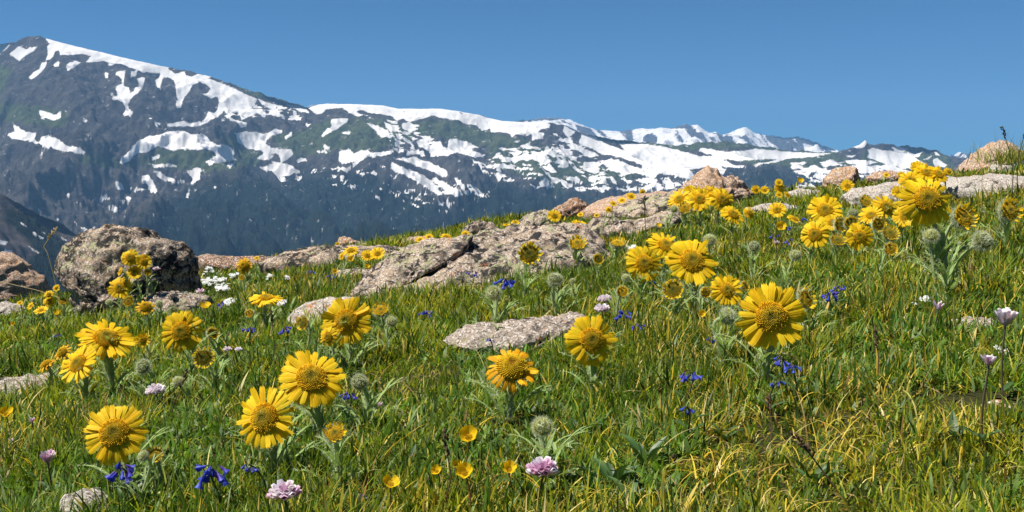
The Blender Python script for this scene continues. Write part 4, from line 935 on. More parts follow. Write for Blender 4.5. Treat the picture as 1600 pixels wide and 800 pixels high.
def calyx_mesh(kind, seed):
    rng = np.random.default_rng(seed); mb = MB()
    rd = {'full': .46, 'half': .68, 'old': .54, 'bud': .70}[kind]; dep = {'full': .34, 'half': .62, 'old': .46, 'bud': .95}[kind]
    nr, nc = 8, 20
    P = np.linspace(0, 1, nr)
    rad = rd * np.sqrt(np.clip(1 - (1 - P) ** 2.2, 0, 1)); rad[0] = .06
    R, A = np.meshgrid(rad, np.arange(nc) / nc * 2 * math.pi, indexing='ij')
    Z = np.repeat((-dep * (1 - P))[:, None], nc, 1)
    mb.add(np.stack([R * np.cos(A), R * np.sin(A), Z - .01], -1).reshape(-1, 3), grid_faces(nr, nc, True), (), (.22, .28, .11))
    nb = 22
    for i in range(nb):         # pointed bracts in two rows
        a = 2 * math.pi * (i + rng.uniform(-.2, .2)) / nb
        s = np.linspace(0, 1, 6); L = rd * rng.uniform(.75, 1.05) * (1.15 if kind in ('half', 'bud') else .9)
        out = {'full': .75, 'half': .35, 'old': .7, 'bud': .10}[kind] + rng.normal(0, .08)
        r_ = rd * .80 + L * s * out * .75 - (.25 * L * s ** 2 if kind == 'bud' else 0); z_ = -dep * .35 + L * s * {'full': .12, 'old': .2, 'half': .70, 'bud': .95}[kind]
        w_ = .085 * (1 - s ** 2) + .004
        c_, s_ = math.cos(a), math.sin(a)
        V = []
        for q in range(6):
            for sg in (-1, 1): V.append((c_ * r_[q] - s_ * w_[q] * sg, s_ * r_[q] + c_ * w_[q] * sg, z_[q]))
        mb.add(V, [(2 * q, 2 * q + 1, 2 * q + 3, 2 * q + 2) for q in range(5)], (), (.27, .34, .13))
    nh = {'full': 420, 'half': 1100, 'old': 500, 'bud': 1700}[kind]
    a = rng.uniform(0, 2 * math.pi, nh); p = rng.uniform(.1, .55 if kind in ('full', 'old') else 1.05, nh)
    rr = rd * np.sqrt(np.clip(1 - (1 - np.clip(p, 0, 1)) ** 2.2, 0, 1)); zz = -dep * (1 - p)
    Pn = np.stack([rr * np.cos(a), rr * np.sin(a), zz], -1)
    up = rng.uniform(-.9, -.1, nh) if kind in ('full', 'old') else rng.uniform(-.1, 1.0, nh)
    Dn = np.stack([np.cos(a), np.sin(a), up], -1) + rng.normal(0, .35, (nh, 3))
    hairs(mb, Pn, Dn, rng.uniform(.14, .40, nh) * (1 if kind != 'full' else .7), .010, np.array(WOOL) * rng.uniform(.7, 1.15))
    return mb.mesh("calyx", M_WOOL)
CALYX = {k: [calyx_mesh(k, 80 + i) for i in range(2)] for k in ('full', 'half', 'old', 'bud')}
def bud_wool_mesh(seed):
    """Closed woolly bud: pale hairs closing over the green florets."""
    rng = np.random.default_rng(seed); mb = MB()
    n = 260
    a = rng.uniform(0, 2 * math.pi, n); th = rng.uniform(.25, 1.5, n)
    r = .66
    P = np.stack([r * np.sin(th) * np.cos(a), r * np.sin(th) * np.sin(a), .45 * np.cos(th)], -1)
    D = np.stack([-.5 * np.cos(a) + .3 * np.sin(a), -.5 * np.sin(a), np.full(n, .7)], -1) + rng.normal(0, .4, (n, 3))
    hairs(mb, P, D, rng.uniform(.15, .35, n), .012, np.array(WOOL))
    return mb.mesh("wool", M_WOOL)
BUDWOOL = [bud_wool_mesh(i) for i in (95, 96)]
def leaf_mesh(seed):
    """Narrow woolly leaf, length 1 along +X, arching."""
    rng = np.random.default_rng(seed); mb = MB()
    def strip(p0, ang, L, w, rise, droop):
        s = np.linspace(0, 1, 8)
        cx = p0[0] + L * s * math.cos(ang); cy = p0[1] + L * s * math.sin(ang)
        cz = p0[2] + L * (rise * s - droop * s ** 2)
        ww = w * (.55 + .45 * np.sin(s * math.pi * .8)) * (1 - s ** 5)
        nx, ny = -math.sin(ang), math.cos(ang)
        V = []
        for q in range(8):
            for sg, dz in ((-1, .25), (0, -.1), (1, .25)):
                V.append((cx[q] + nx * ww[q] * sg, cy[q] + ny * ww[q] * sg, cz[q] + dz * ww[q]))
        col = np.array((.29, .39, .14)) * rng.uniform(.85, 1.15)
        mb.add(V, grid_faces(8, 3), (), col)
        return np.stack([cx, cy, cz], -1)
    ax = strip((0, 0, 0), 0, 1.0, .050, 1.25, .75)
    if seed % 3:
        strip(ax[4], .45, .45, .034, .5, .3); strip(ax[5], -.5, .36, .030, .5, .2)
    k = rng.integers(0, 8, 40)
    hairs(mb, ax[k] + rng.normal(0, .02, (40, 3)), rng.normal(0, 1, (40, 3)) + np.array([0, 0, .4]), rng.uniform(.05, .11, 40), .0035, np.array(WOOL))
    return mb.mesh("leaf", M_LEAF)
LEAF = [leaf_mesh(i) for i in range(100, 106)]

def settle(px, py, diam, D0, L0, sD, sL, dmax=7.5):
    """Distance and true diameter of a head of DIAM pixels whose stem reaches the ground."""
    best = None
    dmax = min(dmax, ground_hit(px, py + diam * .4 + 3))
    for D in np.linspace(D0 * .40, D0 * 1.5, 80):
        d = D * F / diam
        if d > dmax: d, D = dmax, dmax * diam / F
        p = at(px, py, d); L = p[2] - float(ground(p[0], p[1]))
        if L < .012: L = .012 - (0.012 - L) * 6
        c = ((D - D0) / sD) ** 2 + ((L - L0) / sL) ** 2 + (4000 * (0.012 - L) if L < .012 else 0)
        if best is None or c < best[0]: best = (c, d, D, p, L)
    return best[1:]
HEADS = []
def head_frame(p, yaw, pitch, roll):
    """Frame of a flower face: +Z looks to the viewer's side, yaw right / pitch up in degrees."""
    y, t = R_(yaw), R_(pitch)
    n = Vector((math.sin(y) * math.cos(t), -math.cos(y) * math.cos(t), math.sin(t)))
    q = n.to_track_quat('Z', 'Y').to_matrix().to_4x4()
    return Matrix.Translation(Vector(p)) @ q @ Matrix.Rotation(roll, 4, 'Z'), n
def stem_mesh(p0, p1, n, rad, woolly, hairn, col, rng, name="stem", mat=None, bow=None):
    p0, p1, n = np.array(p0), np.array(p1), np.array(n)
    L = np.linalg.norm(p1 - p0)
    s = np.linspace(0, 1, 12)[:, None]
    c1 = p0 + np.array([rng.normal(0, .10), rng.normal(0, .10), .5]) * L
    c2 = p1 - n * L * .30
    B = (1 - s) ** 3 * p0 + 3 * s * (1 - s) ** 2 * c1 + 3 * s * s * (1 - s) * c2 + s ** 3 * p1
    mb = MB()
    r = rad * np.linspace(1.0, .9, 12)
    tube(mb, B, r, col, 8)
    if hairn:
        k = rng.uniform(0, 11, hairn); i = k.astype(int).clip(0, 10); f = (k - i)[:, None]
        P = B[i] * (1 - f) + B[i + 1] * f
        D = rng.normal(0, 1, (hairn, 3)); D[:, 2] *= .5
        D /= np.linalg.norm(D, axis=1, keepdims=True)
        hairs(mb, P + D * rad * .9, D, rng.uniform(.5, 1.4, hairn) * rad * 1.3, .00016, np.array(WOOL))
    return mb.mesh(name, mat or M_LEAF), B
GS, GH, GB = "alpine sunflowers in bloom", "half open alpine sunflowers", "woolly alpine sunflower buds"
def sunflower(px, py, diam, kind, yaw, pitch, label, cup=None, base=None, D0=None, L0=.082, rad=None, dmax=7.5):
    rng = np.random.default_rng(int(px * 7 + py * 13))
    fulld = {'full': .078, 'half': .048, 'old': .072, 'bud': .032}[kind] if D0 is None else D0
    d, D, p, L = settle(px, py, diam, fulld, L0 if kind in ('full', 'old') else .08, fulld * .26, .03, dmax)
    Rr = D / 2 * (1.0 if kind in ('full', 'old') else 1.08 if kind == 'half' else .95)
    if base is None:
        bx, by = p[0] + rng.normal(0, .008), d + .2 * Rr + .012
    else:
        bx, by = (base - 800) / F * d, d + .02
    bz = float(ground(bx, by)) - .006
    nm = {'full': 'alpine_sunflower', 'old': 'alpine_sunflower', 'half': 'opening_sunflower', 'bud': 'sunflower_bud'}[kind]
    t = thing(nm, (bx, by, bz), label, {'full': "flower", 'old': "flower", 'half': "flower", 'bud': "flower bud"}[kind],
              {'full': GS, 'old': GS, 'half': GH, 'bud': GB}[kind])
    loc = Vector((p[0] - bx, p[1] - by, p[2] - bz))
    M, n = head_frame(loc, yaw + rng.normal(0, 9), pitch + 8 + rng.normal(0, 8), rng.uniform(0, 6.28))
    big = diam >= 30
    PLANTS.append((bx, by, max(.01, p[2] - Rr * (.75 if kind in ('full', 'old') else 1.1) - bz - .006), Rr * 1.05))
    neck = loc - n * Rr * {'full': .30, 'old': .42, 'half': .56, 'bud': .88}[kind]
    rad = rad or {'full': .0034, 'old': .0036, 'half': .0032, 'bud': .0028}[kind] * min(1.25, max(.7, D / fulld))
    sm, B = stem_mesh((0, 0, 0), neck, n, rad, True, 420 if diam > 60 else 220 if big else 60, (.42, .48, .25), rng)
    link("stem", sm, t)
    S = M @ Matrix.Diagonal((Rr, Rr, Rr, 1))
    link("calyx", CALYX[kind][rng.integers(0, 2)], t, S)
    link("disc", DISC['pale' if kind == 'half' and 'dark' not in label else 'shut' if kind == 'bud' and 'dark' in label else kind][rng.integers(0, 2)], t, S)
    if kind == 'bud':
        link("wool", BUDWOOL[rng.integers(0, 2)], t, S)
    elif diam >= 34:
        cup = cup if cup is not None else {'full': rng.normal(.06, .10), 'half': rng.uniform(.30, .65), 'old': -.1}[kind]
        nP = {'full': int(rng.integers(33, 43)), 'half': 22, 'old': 26}[kind]
        for a, r0, z0, tilt, tw, v, sc in petal_layout(kind, nP, cup, rng):
            Mp = S @ Matrix.Rotation(a, 4, 'Z') @ Matrix.Translation((r0, 0, z0)) @ Matrix.Rotation(-tilt, 4, 'Y') @ Matrix.Rotation(tw, 4, 'X') @ Matrix.Scale(sc, 4)
            link("petal", PETAL[kind][v], t, Mp)
    else:
        link("petals", RING[kind][rng.integers(0, len(RING[kind]))], t, S)
    nl = 20 if diam > 60 else 14 if big else 8
    for k in range(nl):
        f = rng.uniform(.0, .55) if k > nl * .35 else 0.02
        i = int(f * 11)
        Ml = Matrix.Translation(Vector(B[i])) @ Matrix.Rotation(k * 2.4 + rng.uniform(-.4, .4), 4, 'Z') @ Matrix.Rotation(rng.uniform(-.8, -.05), 4, 'Y') @ Matrix.Scale(min(rng.uniform(.040, .075), 1.1 * L * (1.05 - f) + .01) * (1 - .35 * f) * (D / fulld) ** .4, 4)
        link("leaf", LEAF[rng.integers(0, 6)], t, Ml)
    HEADS.append((px, py, diam, kind, round(d, 2), round(D, 3), round(L, 3)))
    return t

# ---- the sunflowers: pixel of the head, pixels across, kind, yaw, pitch, label
A = "alpine sunflower "
SUN = [
 # around the big boulder
 (203,402,30,'full',0,25,"topmost sunflower of the clump in front of the big boulder"),
 (225,409,25,'full',10,20,"sunflower at the upper right of the clump before the big boulder"),
 (210,426,25,'full',-5,15,"dark centred sunflower in the middle of the clump before the big boulder"),
 (188,424,15,'full',-60,20,"small sunflower turned away at the left edge of the boulder clump"),
 (231,426,13,'half',15,15,"tiny half open sunflower at the lower right of the boulder clump"),
 (187,449,38,'full',-5,15,"sunflower standing directly below the clump in front of the big boulder"),
 (201,471,18,'half',5,15,"small half open sunflower below the boulder clump, left of an orange one"),
 (227,479,31,'old',5,30,"orange ageing sunflower at the foot of the big boulder"),
 (170,471,13,'bud',-10,30,"tiny pale bud low against the left foot of the big boulder"),
 # far left clump
 (88,450,13,'full',0,20,"uppermost small sunflower left of the big boulder"),
 (76,460,16,'full',-10,30,"small sunflower second from top in the far left clump"),
 (76,471,19,'full',20,30,"brightest sunflower in the middle of the far left clump"),
 (64,485,23,'full',-5,45,"largest sunflower at the bottom of the far left clump"),
 (48,478,14,'full',-35,30,"sunflower at the left edge of the far left clump"),
 (98,471,14,'half',20,20,"half open woolly sunflower at the right edge of the far left clump"),
 (31,473,10,'full',-10,40,"tiny sunflower beside the orange rock at the left edge"),
 (52,468,9,'bud',0,30,"tiny bud above the far left sunflower clump"),
 # front left group
 (166,528,86,'full',22,38,"large wide open sunflower of the left group, in front of the big boulder's foot", .05),
 (122,568,66,'full',-22,25,"lower left sunflower of the left group with narrow spread petals", .12),
 (97,550,30,'old',-25,25,"small orange sunflower above the left group's lower flower"),
 (72,569,33,'old',-60,35,"orange sunflower seen from its side at the left of the left group"),
 (223,531,26,'full',10,10,"small sunflower half hidden behind the right side of the left group"),
 (283,518,67,'full',8,12,"dark centred sunflower right of the left group, with shaggy petals", .02),
 (332,521,22,'half',60,15,"small opening flower turned right beside the dark centred left sunflower"),
 (318,559,34,'half',5,20,"half open sunflower with incurved petals below the dark centred left sunflower"),
 (223,573,31,'bud',0,15,"woolly bud with a dark round centre below the left group"),
 (248,474,16,'bud',-20,30,"small pale woolly bud behind the dark centred left sunflower"),
 (277,594,22,'bud',-25,45,"pale green bud in grass left of the half open left flower"),
 (390,490,16,'half',-10,20,"small closed flower below the flat topped sunflower in the left middle"),
 (381,415,28,'old',0,15,"orange sunflower standing alone against the dark undercut slab"),
 (378,434,11,'half',0,20,"tiny brown closed flower directly under the lone orange sunflower"),
 (415,465,50,'full',0,62,"flat topped sunflower facing the sky in the left middle", .0),
 # crest clump left of the outcrop
 (548,391,27,'full',-10,35,"leftmost sunflower of the clump on the long pale slab"),
 (534,400,14,'full',-30,20,"small sunflower at the lower left of the clump on the pale slab"),
 (574,399,22,'full',0,30,"middle sunflower of the clump on the pale slab"),
 (590,396,25,'full',10,30,"rightmost sunflower of the clump on the pale slab"),
 (527,382,9,'full',0,20,"tiny sunflower beside the small orange stone on the pale slab"),
 (401,403,9,'full',0,40,"tiny sunflower on top of the dark undercut slab"),
 # front middle left
 (541,501,78,'full',-2,24,"sunflower with a big shaded disc above the front pair, in the left middle", .10),
 (512,526,34,'full',-30,0,"sunflower partly hidden under the one with the big shaded disc"),
 (595,485,28,'half',0,25,"half open sunflower with curled petals right of the big shaded disc"),
 (612,502,22,'bud',25,15,"woolly bud tucked behind the half open flower right of the big shaded disc"),
 (474,505,24,'half',-25,10,"dark woolly opening bud left of the sunflower with the big shaded disc"),
 (486,590,102,'full',5,30,"large sunflower with separate petals, upper right one of the front pair", .0),
 (413,653,102,'full',-8,14,"large broad petalled sunflower, lower left one of the front pair", .06),
 (561,597,32,'bud',8,10,"dark hairy bud right of the front pair of sunflowers"),
 (523,677,38,'half',5,30,"half open sunflower with short yellow petals below the front pair"),
 (178,676,98,'full',5,32,"large sunflower alone at the lower left, above purple flowers", .0),
 (243,710,27,'half',12,20,"small half open flower close to the lower left sunflower"),
 (222,712,22,'bud',-30,25,"pale woolly bud under the lower left sunflower"),
 # front middle
 (799,573,86,'old',-2,42,"orange sunflower with a smooth domed centre and ragged petals on a thick stem", -.12),
 (847,666,40,'bud',15,22,"round pale woolly bud right of the domed orange sunflower's stem"),
 (925,531,83,'full',5,6,"big dark disced sunflower with short even petals in front of the coarse rock", .04),
 (827,397,40,'half',5,8,"tall half open flower with a dark disc before the large outcrop"),
 (902,381,30,'half',-5,25,"cup shaped half open flower before the right end of the large outcrop"),
 (935,405,18,'half',8,15,"small dark opening bud right of the cup shaped flower"),
 (868,435,30,'bud',12,30,"round woolly bud at the right foot of the tall dark disced flower"),
 (770,458,30,'bud',-20,5,"pale woolly bud nodding left beside blue flowers below the outcrop"),
 (965,380,28,'half',0,50,"flat yellow opening flower right of the cup shaped flower"),
 (972,456,22,'half',0,25,"small yellow cup above the two pale pink clovers"),
 (978,433,17,'bud',0,40,"whitish bud above the small yellow cup left of the big trio"),
 (895,438,11,'bud',0,35,"tiny white bud right of the round woolly bud under the outcrop"),
 # central trio
 (1006,411,60,'full',-12,18,"left sunflower of the big trio, with a domed bitten centre", .1),
 (1040,383,58,'full',2,22,"back sunflower of the big trio, behind the other two", .0),
 (1081,407,82,'full',10,16,"largest sunflower of the trio in the right middle", .08),
 (1052,453,36,'half',-12,20,"half open sunflower with a dark disc hanging under the trio"),
 (1102,457,21,'half',10,10,"small half open flower squeezed between the trio and the sunflower below"),
 (1136,453,53,'full',5,12,"medium sunflower between the trio and the biggest front flower", .1),
 (1163,447,18,'half',40,10,"small closed flower behind the right side of the medium sunflower"),
 (1140,493,36,'bud',65,10,"teardrop shaped woolly bud pointing right beside the biggest front flower"),
 (1205,495,105,'full',3,14,"biggest sunflower of the meadow, broad and orange centred right of middle", .02),
 (1259,467,36,'half',35,12,"half open flower half hidden behind the biggest sunflower's right side"),
 # upper cluster before the peaked boulder
 (1061,311,38,'full',-20,30,"left sunflower of the cluster before the peaked boulder"),
 (1093,311,40,'full',-5,25,"middle sunflower of the cluster before the peaked boulder"),
 (1128,311,43,'full',12,28,"tallest right sunflower of the cluster before the peaked boulder"),
 (1070,325,23,'half',-5,15,"small half open flower at the lower left of the peaked boulder cluster"),
 (1145,334,37,'full',10,35,"lower right sunflower of the peaked boulder cluster, with a wavy centre"),
 (1171,332,22,'full',15,30,"small sunflower at the far right of the peaked boulder cluster"),
 (1053,326,15,'bud',-10,20,"green bud at the left foot of the peaked boulder cluster"),
 (1109,373,25,'bud',5,35,"pale bud with a yellow eye under the peaked boulder cluster"),
 (1178,385,21,'bud',0,10,"dark centred woolly bud in grass right of the trio"),
 (1243,398,22,'bud',0,25,"pale bud with a yellow eye left of the right slope's flower mass"),
 # right of the peaked boulder
 (1181,296,15,'full',-10,25,"left one of two tiny sunflowers right of the peaked boulder"),
 (1195,297,15,'full',10,25,"right one of two tiny sunflowers right of the peaked boulder"),
 (1217,285,13,'full',0,25,"top sunflower of the small bunch on the right crest"),
 (1218,294,19,'full',-5,20,"widest sunflower of the small bunch on the right crest"),
 (1217,304,12,'full',-10,20,"lower left sunflower of the small bunch on the right crest"),
 (1230,304,12,'full',15,20,"lower right sunflower of the small bunch on the right crest"),
 (1214,328,29,'full',-5,15,"single sunflower below the small bunch of the right crest"),
 (1241,341,24,'full',30,45,"sunflower seen from the side left of the right slope's flower mass"),
 # the right slope
 (1289,328,56,'full',0,25,"wide sunflower with an orange centre at the top left of the right slope"),
 (1273,366,46,'full',-8,10,"dark centred sunflower at the lower left of the right slope's mass"),
 (1314,351,27,'half',5,15,"dark half open flower between the wide orange centred one and its neighbours"),
 (1309,376,25,'half',-5,20,"small half open flower between two dark centred sunflowers of the right slope"),
 (1343,369,45,'full',3,10,"round dark disced sunflower at the bottom middle of the right slope"),
 (1384,322,41,'full',5,15,"sunflower with clear petals just left of the big drooping one"),
 (1361,336,37,'full',-15,25,"sunflower leaning left in the middle of the right slope's mass"),
 (1352,315,23,'half',0,20,"small half open flower above the middle of the right slope's mass"),
 (1333,333,19,'bud',0,20,"dark centred woolly bud in the middle of the right slope"),
 (1391,365,29,'half',5,20,"dark half open flower under the big drooping sunflower"),
 (1391,389,23,'half',5,15,"small orange eyed opening flower lowest in the right slope's mass"),
 (1449,311,88,'full',5,22,"big sunflower with long loose drooping petals on the right slope", -.25, 1478),
 (1414,337,38,'full',-25,20,"sunflower half hidden behind the left of the big drooping one"),
 (1455,367,30,'bud',-15,40,"pale plump woolly bud under the big drooping sunflower", None, 1470),
 (1505,340,45,'half',20,18,"half open sunflower with swirled petals right of the big drooping one", None, 1486),
 (1537,375,40,'bud',8,10,"large woolly bud with a dark green face at the right", None, 1492),
 (1577,329,40,'half',15,25,"half open sunflower near the right edge below the wide slab"),
 (1079,301,27,'full',-10,25,"sunflower peeping out behind the left of the peaked boulder cluster"),
 (1112,300,30,'full',5,30,"sunflower peeping out behind the tallest of the peaked boulder cluster"),
 (1300,347,30,'full',-10,15,"sunflower half covered by the wide orange centred one of the right slope"),
 (1330,349,26,'half',5,20,"half open flower above the round dark disced sunflower of the right slope"),
 (1372,350,25,'half',0,15,"half open flower under the left leaning sunflower of the right slope"),
 (1404,300,24,'full',-10,25,"small sunflower in front of the pale grey rock, up left of the big drooping one"),
 # top right
 (1434,262,26,'full',-10,30,"small sunflower behind the cluster against the sky left of the wide slab"),
 (1447,269,36,'full',-5,30,"middle sunflower of the cluster against the sky left of the wide slab"),
 (1466,271,34,'full',15,30,"right sunflower of the cluster against the sky left of the wide slab"),
 (1422,281,34,'full',-20,30,"left sunflower of the cluster against the sky left of the wide slab"),
 (1482,267,15,'full',20,20,"tiny sunflower at the right end of the cluster against the sky"),
 (1324,290,22,'full',0,30,"single sunflower below the orange brown boulder on the right crest"),
 (1385,273,11,'full',0,30,"tiny sunflower on the flat skyline stone at the right"),
 (1408,273,13,'full',10,30,"tiny sunflower just right of the flat skyline stone"),
 # middle crest
 (866,337,23,'full',0,20,"sunflower beside the rust brown stone on the skyline"),
 (904,350,25,'full',10,55,"sunflower seen from its side below the rust brown stone"),
 (907,335,11,'full',0,40,"tiny sunflower right of the rust brown stone's foot"),
 (932,336,9,'full',0,30,"tiny sunflower in the grassy gap under the orange slab"),
 (951,327,12,'full',0,30,"small sunflower in the grassy gap left of the orange slab's middle"),
 (958,318,12,'full',0,30,"small sunflower at the upper end of the grassy gap by the orange slab"),
 (972,313,15,'full',-10,40,"left sunflower of the row along the orange slab's upper edge"),
 (986,307,17,'full',5,40,"right sunflower of the row along the orange slab's upper edge"),
 (1004,300,11,'full',0,15,"tiny lone sunflower on the skyline above the orange slab"),
 (805,347,15,'full',0,60,"right sunflower of the low pair on the ridge before the pinkish rounded rock"),
 (791,351,13,'full',-10,60,"left sunflower of the low pair on the ridge before the pinkish rounded rock"),
 (697,370,21,'full',0,50,"widest sunflower of the row along the outcrop's upper left crest"),
 (670,370,15,'full',-5,50,"second sunflower of the row along the outcrop's upper left crest"),
 (656,374,15,'full',-10,50,"leftmost sunflower of the row along the outcrop's upper left crest"),
 (727,365,14,'full',10,40,"rightmost sunflower of the row, beside the dark grey stone"),
]
NEARER = [(160, 390, 260, 482, 3.12), (20, 440, 110, 495, 3.15), (640, 360, 740, 380, 4.0), (520, 380, 610, 402, 4.4), (895, 345, 910, 355, 3.4), (890, 330, 960, 340, 3.9), (945, 316, 960, 330, 3.8), (965, 305, 990, 315, 4.9), (785, 345, 810, 353, 3.9), (860, 330, 870, 340, 4.4), (1380, 270, 1412, 276, 4.9), (1320, 286, 1328, 294, 4.5), (1175, 292, 1200, 300, 4.5), (1210, 280, 1235, 308, 4.2), (1440, 260, 1490, 272, 3.6), (1415, 275, 1430, 285, 3.4), (375, 430, 382, 438, 3.9), (395, 400, 405, 406, 4.2)]
def build_sunflowers():
    for e in SUN:
        x, y, dm, k, yw, pt, lab = e[:7]
        cup = e[7] if len(e) > 7 else None
        base = e[8] if len(e) > 8 else None
        dx = next((v for x0, y0, x1, y1, v in NEARER if x0 <= x <= x1 and y0 <= y <= y1), 7.5)
        sunflower(x, y, dm, k, yw, pt, lab, cup, base, dmax=dx)
build_sunflowers()

print(HEADS)

# ------------------------------------------------------------------ bluebells, clovers, buttercups
def bell_mesh(seed):
    rng = np.random.default_rng(seed); mb = MB()
    nr, nc = 7, 12
    s = np.linspace(0, 1, nr)
    rad = np.array([.10, .17, .19, .20, .27, .38, .46]) 
    A = np.arange(nc) / nc * 2 * math.pi
    lobe = 1 + .22 * np.cos(5 * A)[None] * np.array([0, 0, 0, 0, .3, .8, 1.2])[:, None]
    X = rad[:, None] * lobe * np.cos(A); Y = rad[:, None] * lobe * np.sin(A); Z = -np.repeat(s[:, None], nc, 1) * 1.35
    c0 = np.array([(.16, .06, .36), (.045, .070, .48), (.06, .10, .52)][seed % 3]); c1 = np.array([(.06, .085, .52), (.07, .11, .56), (.03, .045, .36)][seed % 3])
    C = c0 + (c1 - c0) * s[:, None]
    mb.add(np.stack([X, Y, Z], -1).reshape(-1, 3), grid_faces(nr, nc, True), (), np.repeat(C, nc, 0))
    tube(mb, [(0, 0, .35), (0, 0, .1), (0, 0, -.05)], [.05, .09, .11], (.10, .09, .12), 6)
    return mb.mesh("bell", M_BELL)
BELL = [bell_mesh(i) for i in range(3)]
def lance_mesh(seed, col, width=.13):
    rng = np.random.default_rng(seed); mb = MB(); s = np.linspace(0, 1, 10)
    w = width * np.sin(np.clip(s, 0, 1) ** .8 * math.pi) ** .75 + .004
    z = .85 * s - .5 * s ** 2 + .02 * np.sin(s * 9 + seed)
    V = []
    for q in range(10):
        for sg, dz in ((-1, .35), (-.5, .12), (0, -.06), (.5, .12), (1, .35)): V.append((s[q], w[q] * sg, z[q] + dz * w[q]))
    mb.add(V, grid_faces(10, 5), (), np.array(col) * rng.uniform(.85, 1.15))
    return mb.mesh("leaf", M_BROAD)
LANCE = [lance_mesh(i, (.060, .115, .032)) for i in range(3)]
def bluebell(px, py, diam, label, n=6):
    rng = np.random.default_rng(int(px * 3 + py))
    d, D, p, L = settle(px, py, diam, .026, .05, .008, .03, .95 * ground_hit(px, py))
    bx, by = p[0] + rng.normal(0, .006), d + .012; bz = float(ground(bx, by)) - .005
    t = thing("bluebell", (bx, by, bz), label, "flower", "bluebells in the grass")
    PLANTS.append((bx, by, max(.006, p[2] - D * .6 - bz), D * .55))
    top = Vector((p[0] - bx, p[1] - by, p[2] - bz + D * .25))
    sm, B = stem_mesh((0, 0, 0), top, (rng.normal(0, .3), -.4, .5), .0011, False, 0, (.10, .12, .05), rng, mat=M_BROAD)
    link("stem", sm, t)
    for k in range(n + 2):
        a = k * 2.4 + rng.uniform(-.3, .3); r = D * rng.uniform(.12, .48)
        q = top + Vector((math.cos(a) * r, math.sin(a) * r * .7, rng.uniform(-.35, .15) * D))
        M = Matrix.Translation(q) @ Matrix.Rotation(a, 4, 'Z') @ Matrix.Rotation(rng.uniform(-1.3, -.2), 4, 'Y') @ Matrix.Scale(D * rng.uniform(.24, .34), 4)
        link("bell", BELL[rng.integers(0, 3)], t, M)
    for k in range(4):
        M = Matrix.Translation(Vector(B[2 + k])) @ Matrix.Rotation(k * 1.9 + rng.uniform(0, 1), 4, 'Z') @ Matrix.Scale(rng.uniform(.016, .030), 4)
        link("leaf", LANCE[k % 3], t, M)
BELLS = [
 (190,739,36,"violet and blue bellflower cluster under the lower left sunflower",9),
 (331,742,40,"violet blue bellflowers in grass between the lower left and front pair sunflowers",8),
 (389,730,20,"small dark blue bellflower below the lower sunflower of the front pair",4),
 (545,620,20,"blue bellflowers behind the dark hairy bud right of the front pair",6),
 (390,514,15,"blue bellflower below the flat topped sunflower in the left middle",4),
 (445,516,17,"violet bellflower left of the dark woolly opening bud in the left middle",5),
 (665,490,15,"bright blue bellflower alone in grass below the large outcrop",5),
 (789,441,24,"deep blue bellflowers beside the nodding woolly bud below the outcrop",7),
 (738,427,14,"blue violet bellflower against the foot of the large outcrop",4),
 (765,531,11,"small blue bellflower at the left end of the coarse rock",3),
 (486,425,10,"tiny dark blue bellflower on the grass behind, left of the outcrop",3),
 (517,432,10,"tiny blue bellflower on the grass next to the low brownish stone",3),
 (345,475,12,"dark blue bellflower below the white flower cushions",4),
 (90,524,8,"tiny blue bellflower in shade left of the big boulder's foot",3),
 (972,492,22,"upper dark blue bellflower cluster right of the big dark disced sunflower",7),
 (995,509,15,"lower blue bellflowers right of the big dark disced sunflower",4),
 (1080,588,28,"pair of blue bellflowers in the open grass below the medium sunflower",6),
 (1073,640,20,"single drooping blue bellflower lowest in the open grass right of middle",3),
 (1222,565,22,"upper blue bellflowers under the biggest sunflower",6),
 (1239,577,18,"dark blue bellflowers at the right under the biggest sunflower",5),
 (1215,600,17,"lowest pale blue bellflower under the biggest sunflower",3),
 (1297,463,20,"dark blue bellflowers right of the half hidden flower of the biggest sunflower",6),
 (1310,451,16,"blue bellflowers above and right of the darkest ones on the right slope",4),
 (1111,531,11,"small blue bellflower left of the biggest sunflower in grass",3),
 (1253,344,12,"blue bellflower right of the sideways sunflower on the right slope",4),
 (1229,357,11,"dark blue bellflower left of the buttercup on the right slope",3),
 (1209,371,12,"blue bellflower below the buttercup on the right slope",3),
 (1231,378,12,"pale blue bellflower lowest of those near the right slope's buttercup",3),
 (566,776,12,"small blue bellflower at the bottom edge left of middle",3),
 (1020,441,10,"tiny blue bellflower under the left sunflower of the trio",3),
]
for b in BELLS: bluebell(*b)

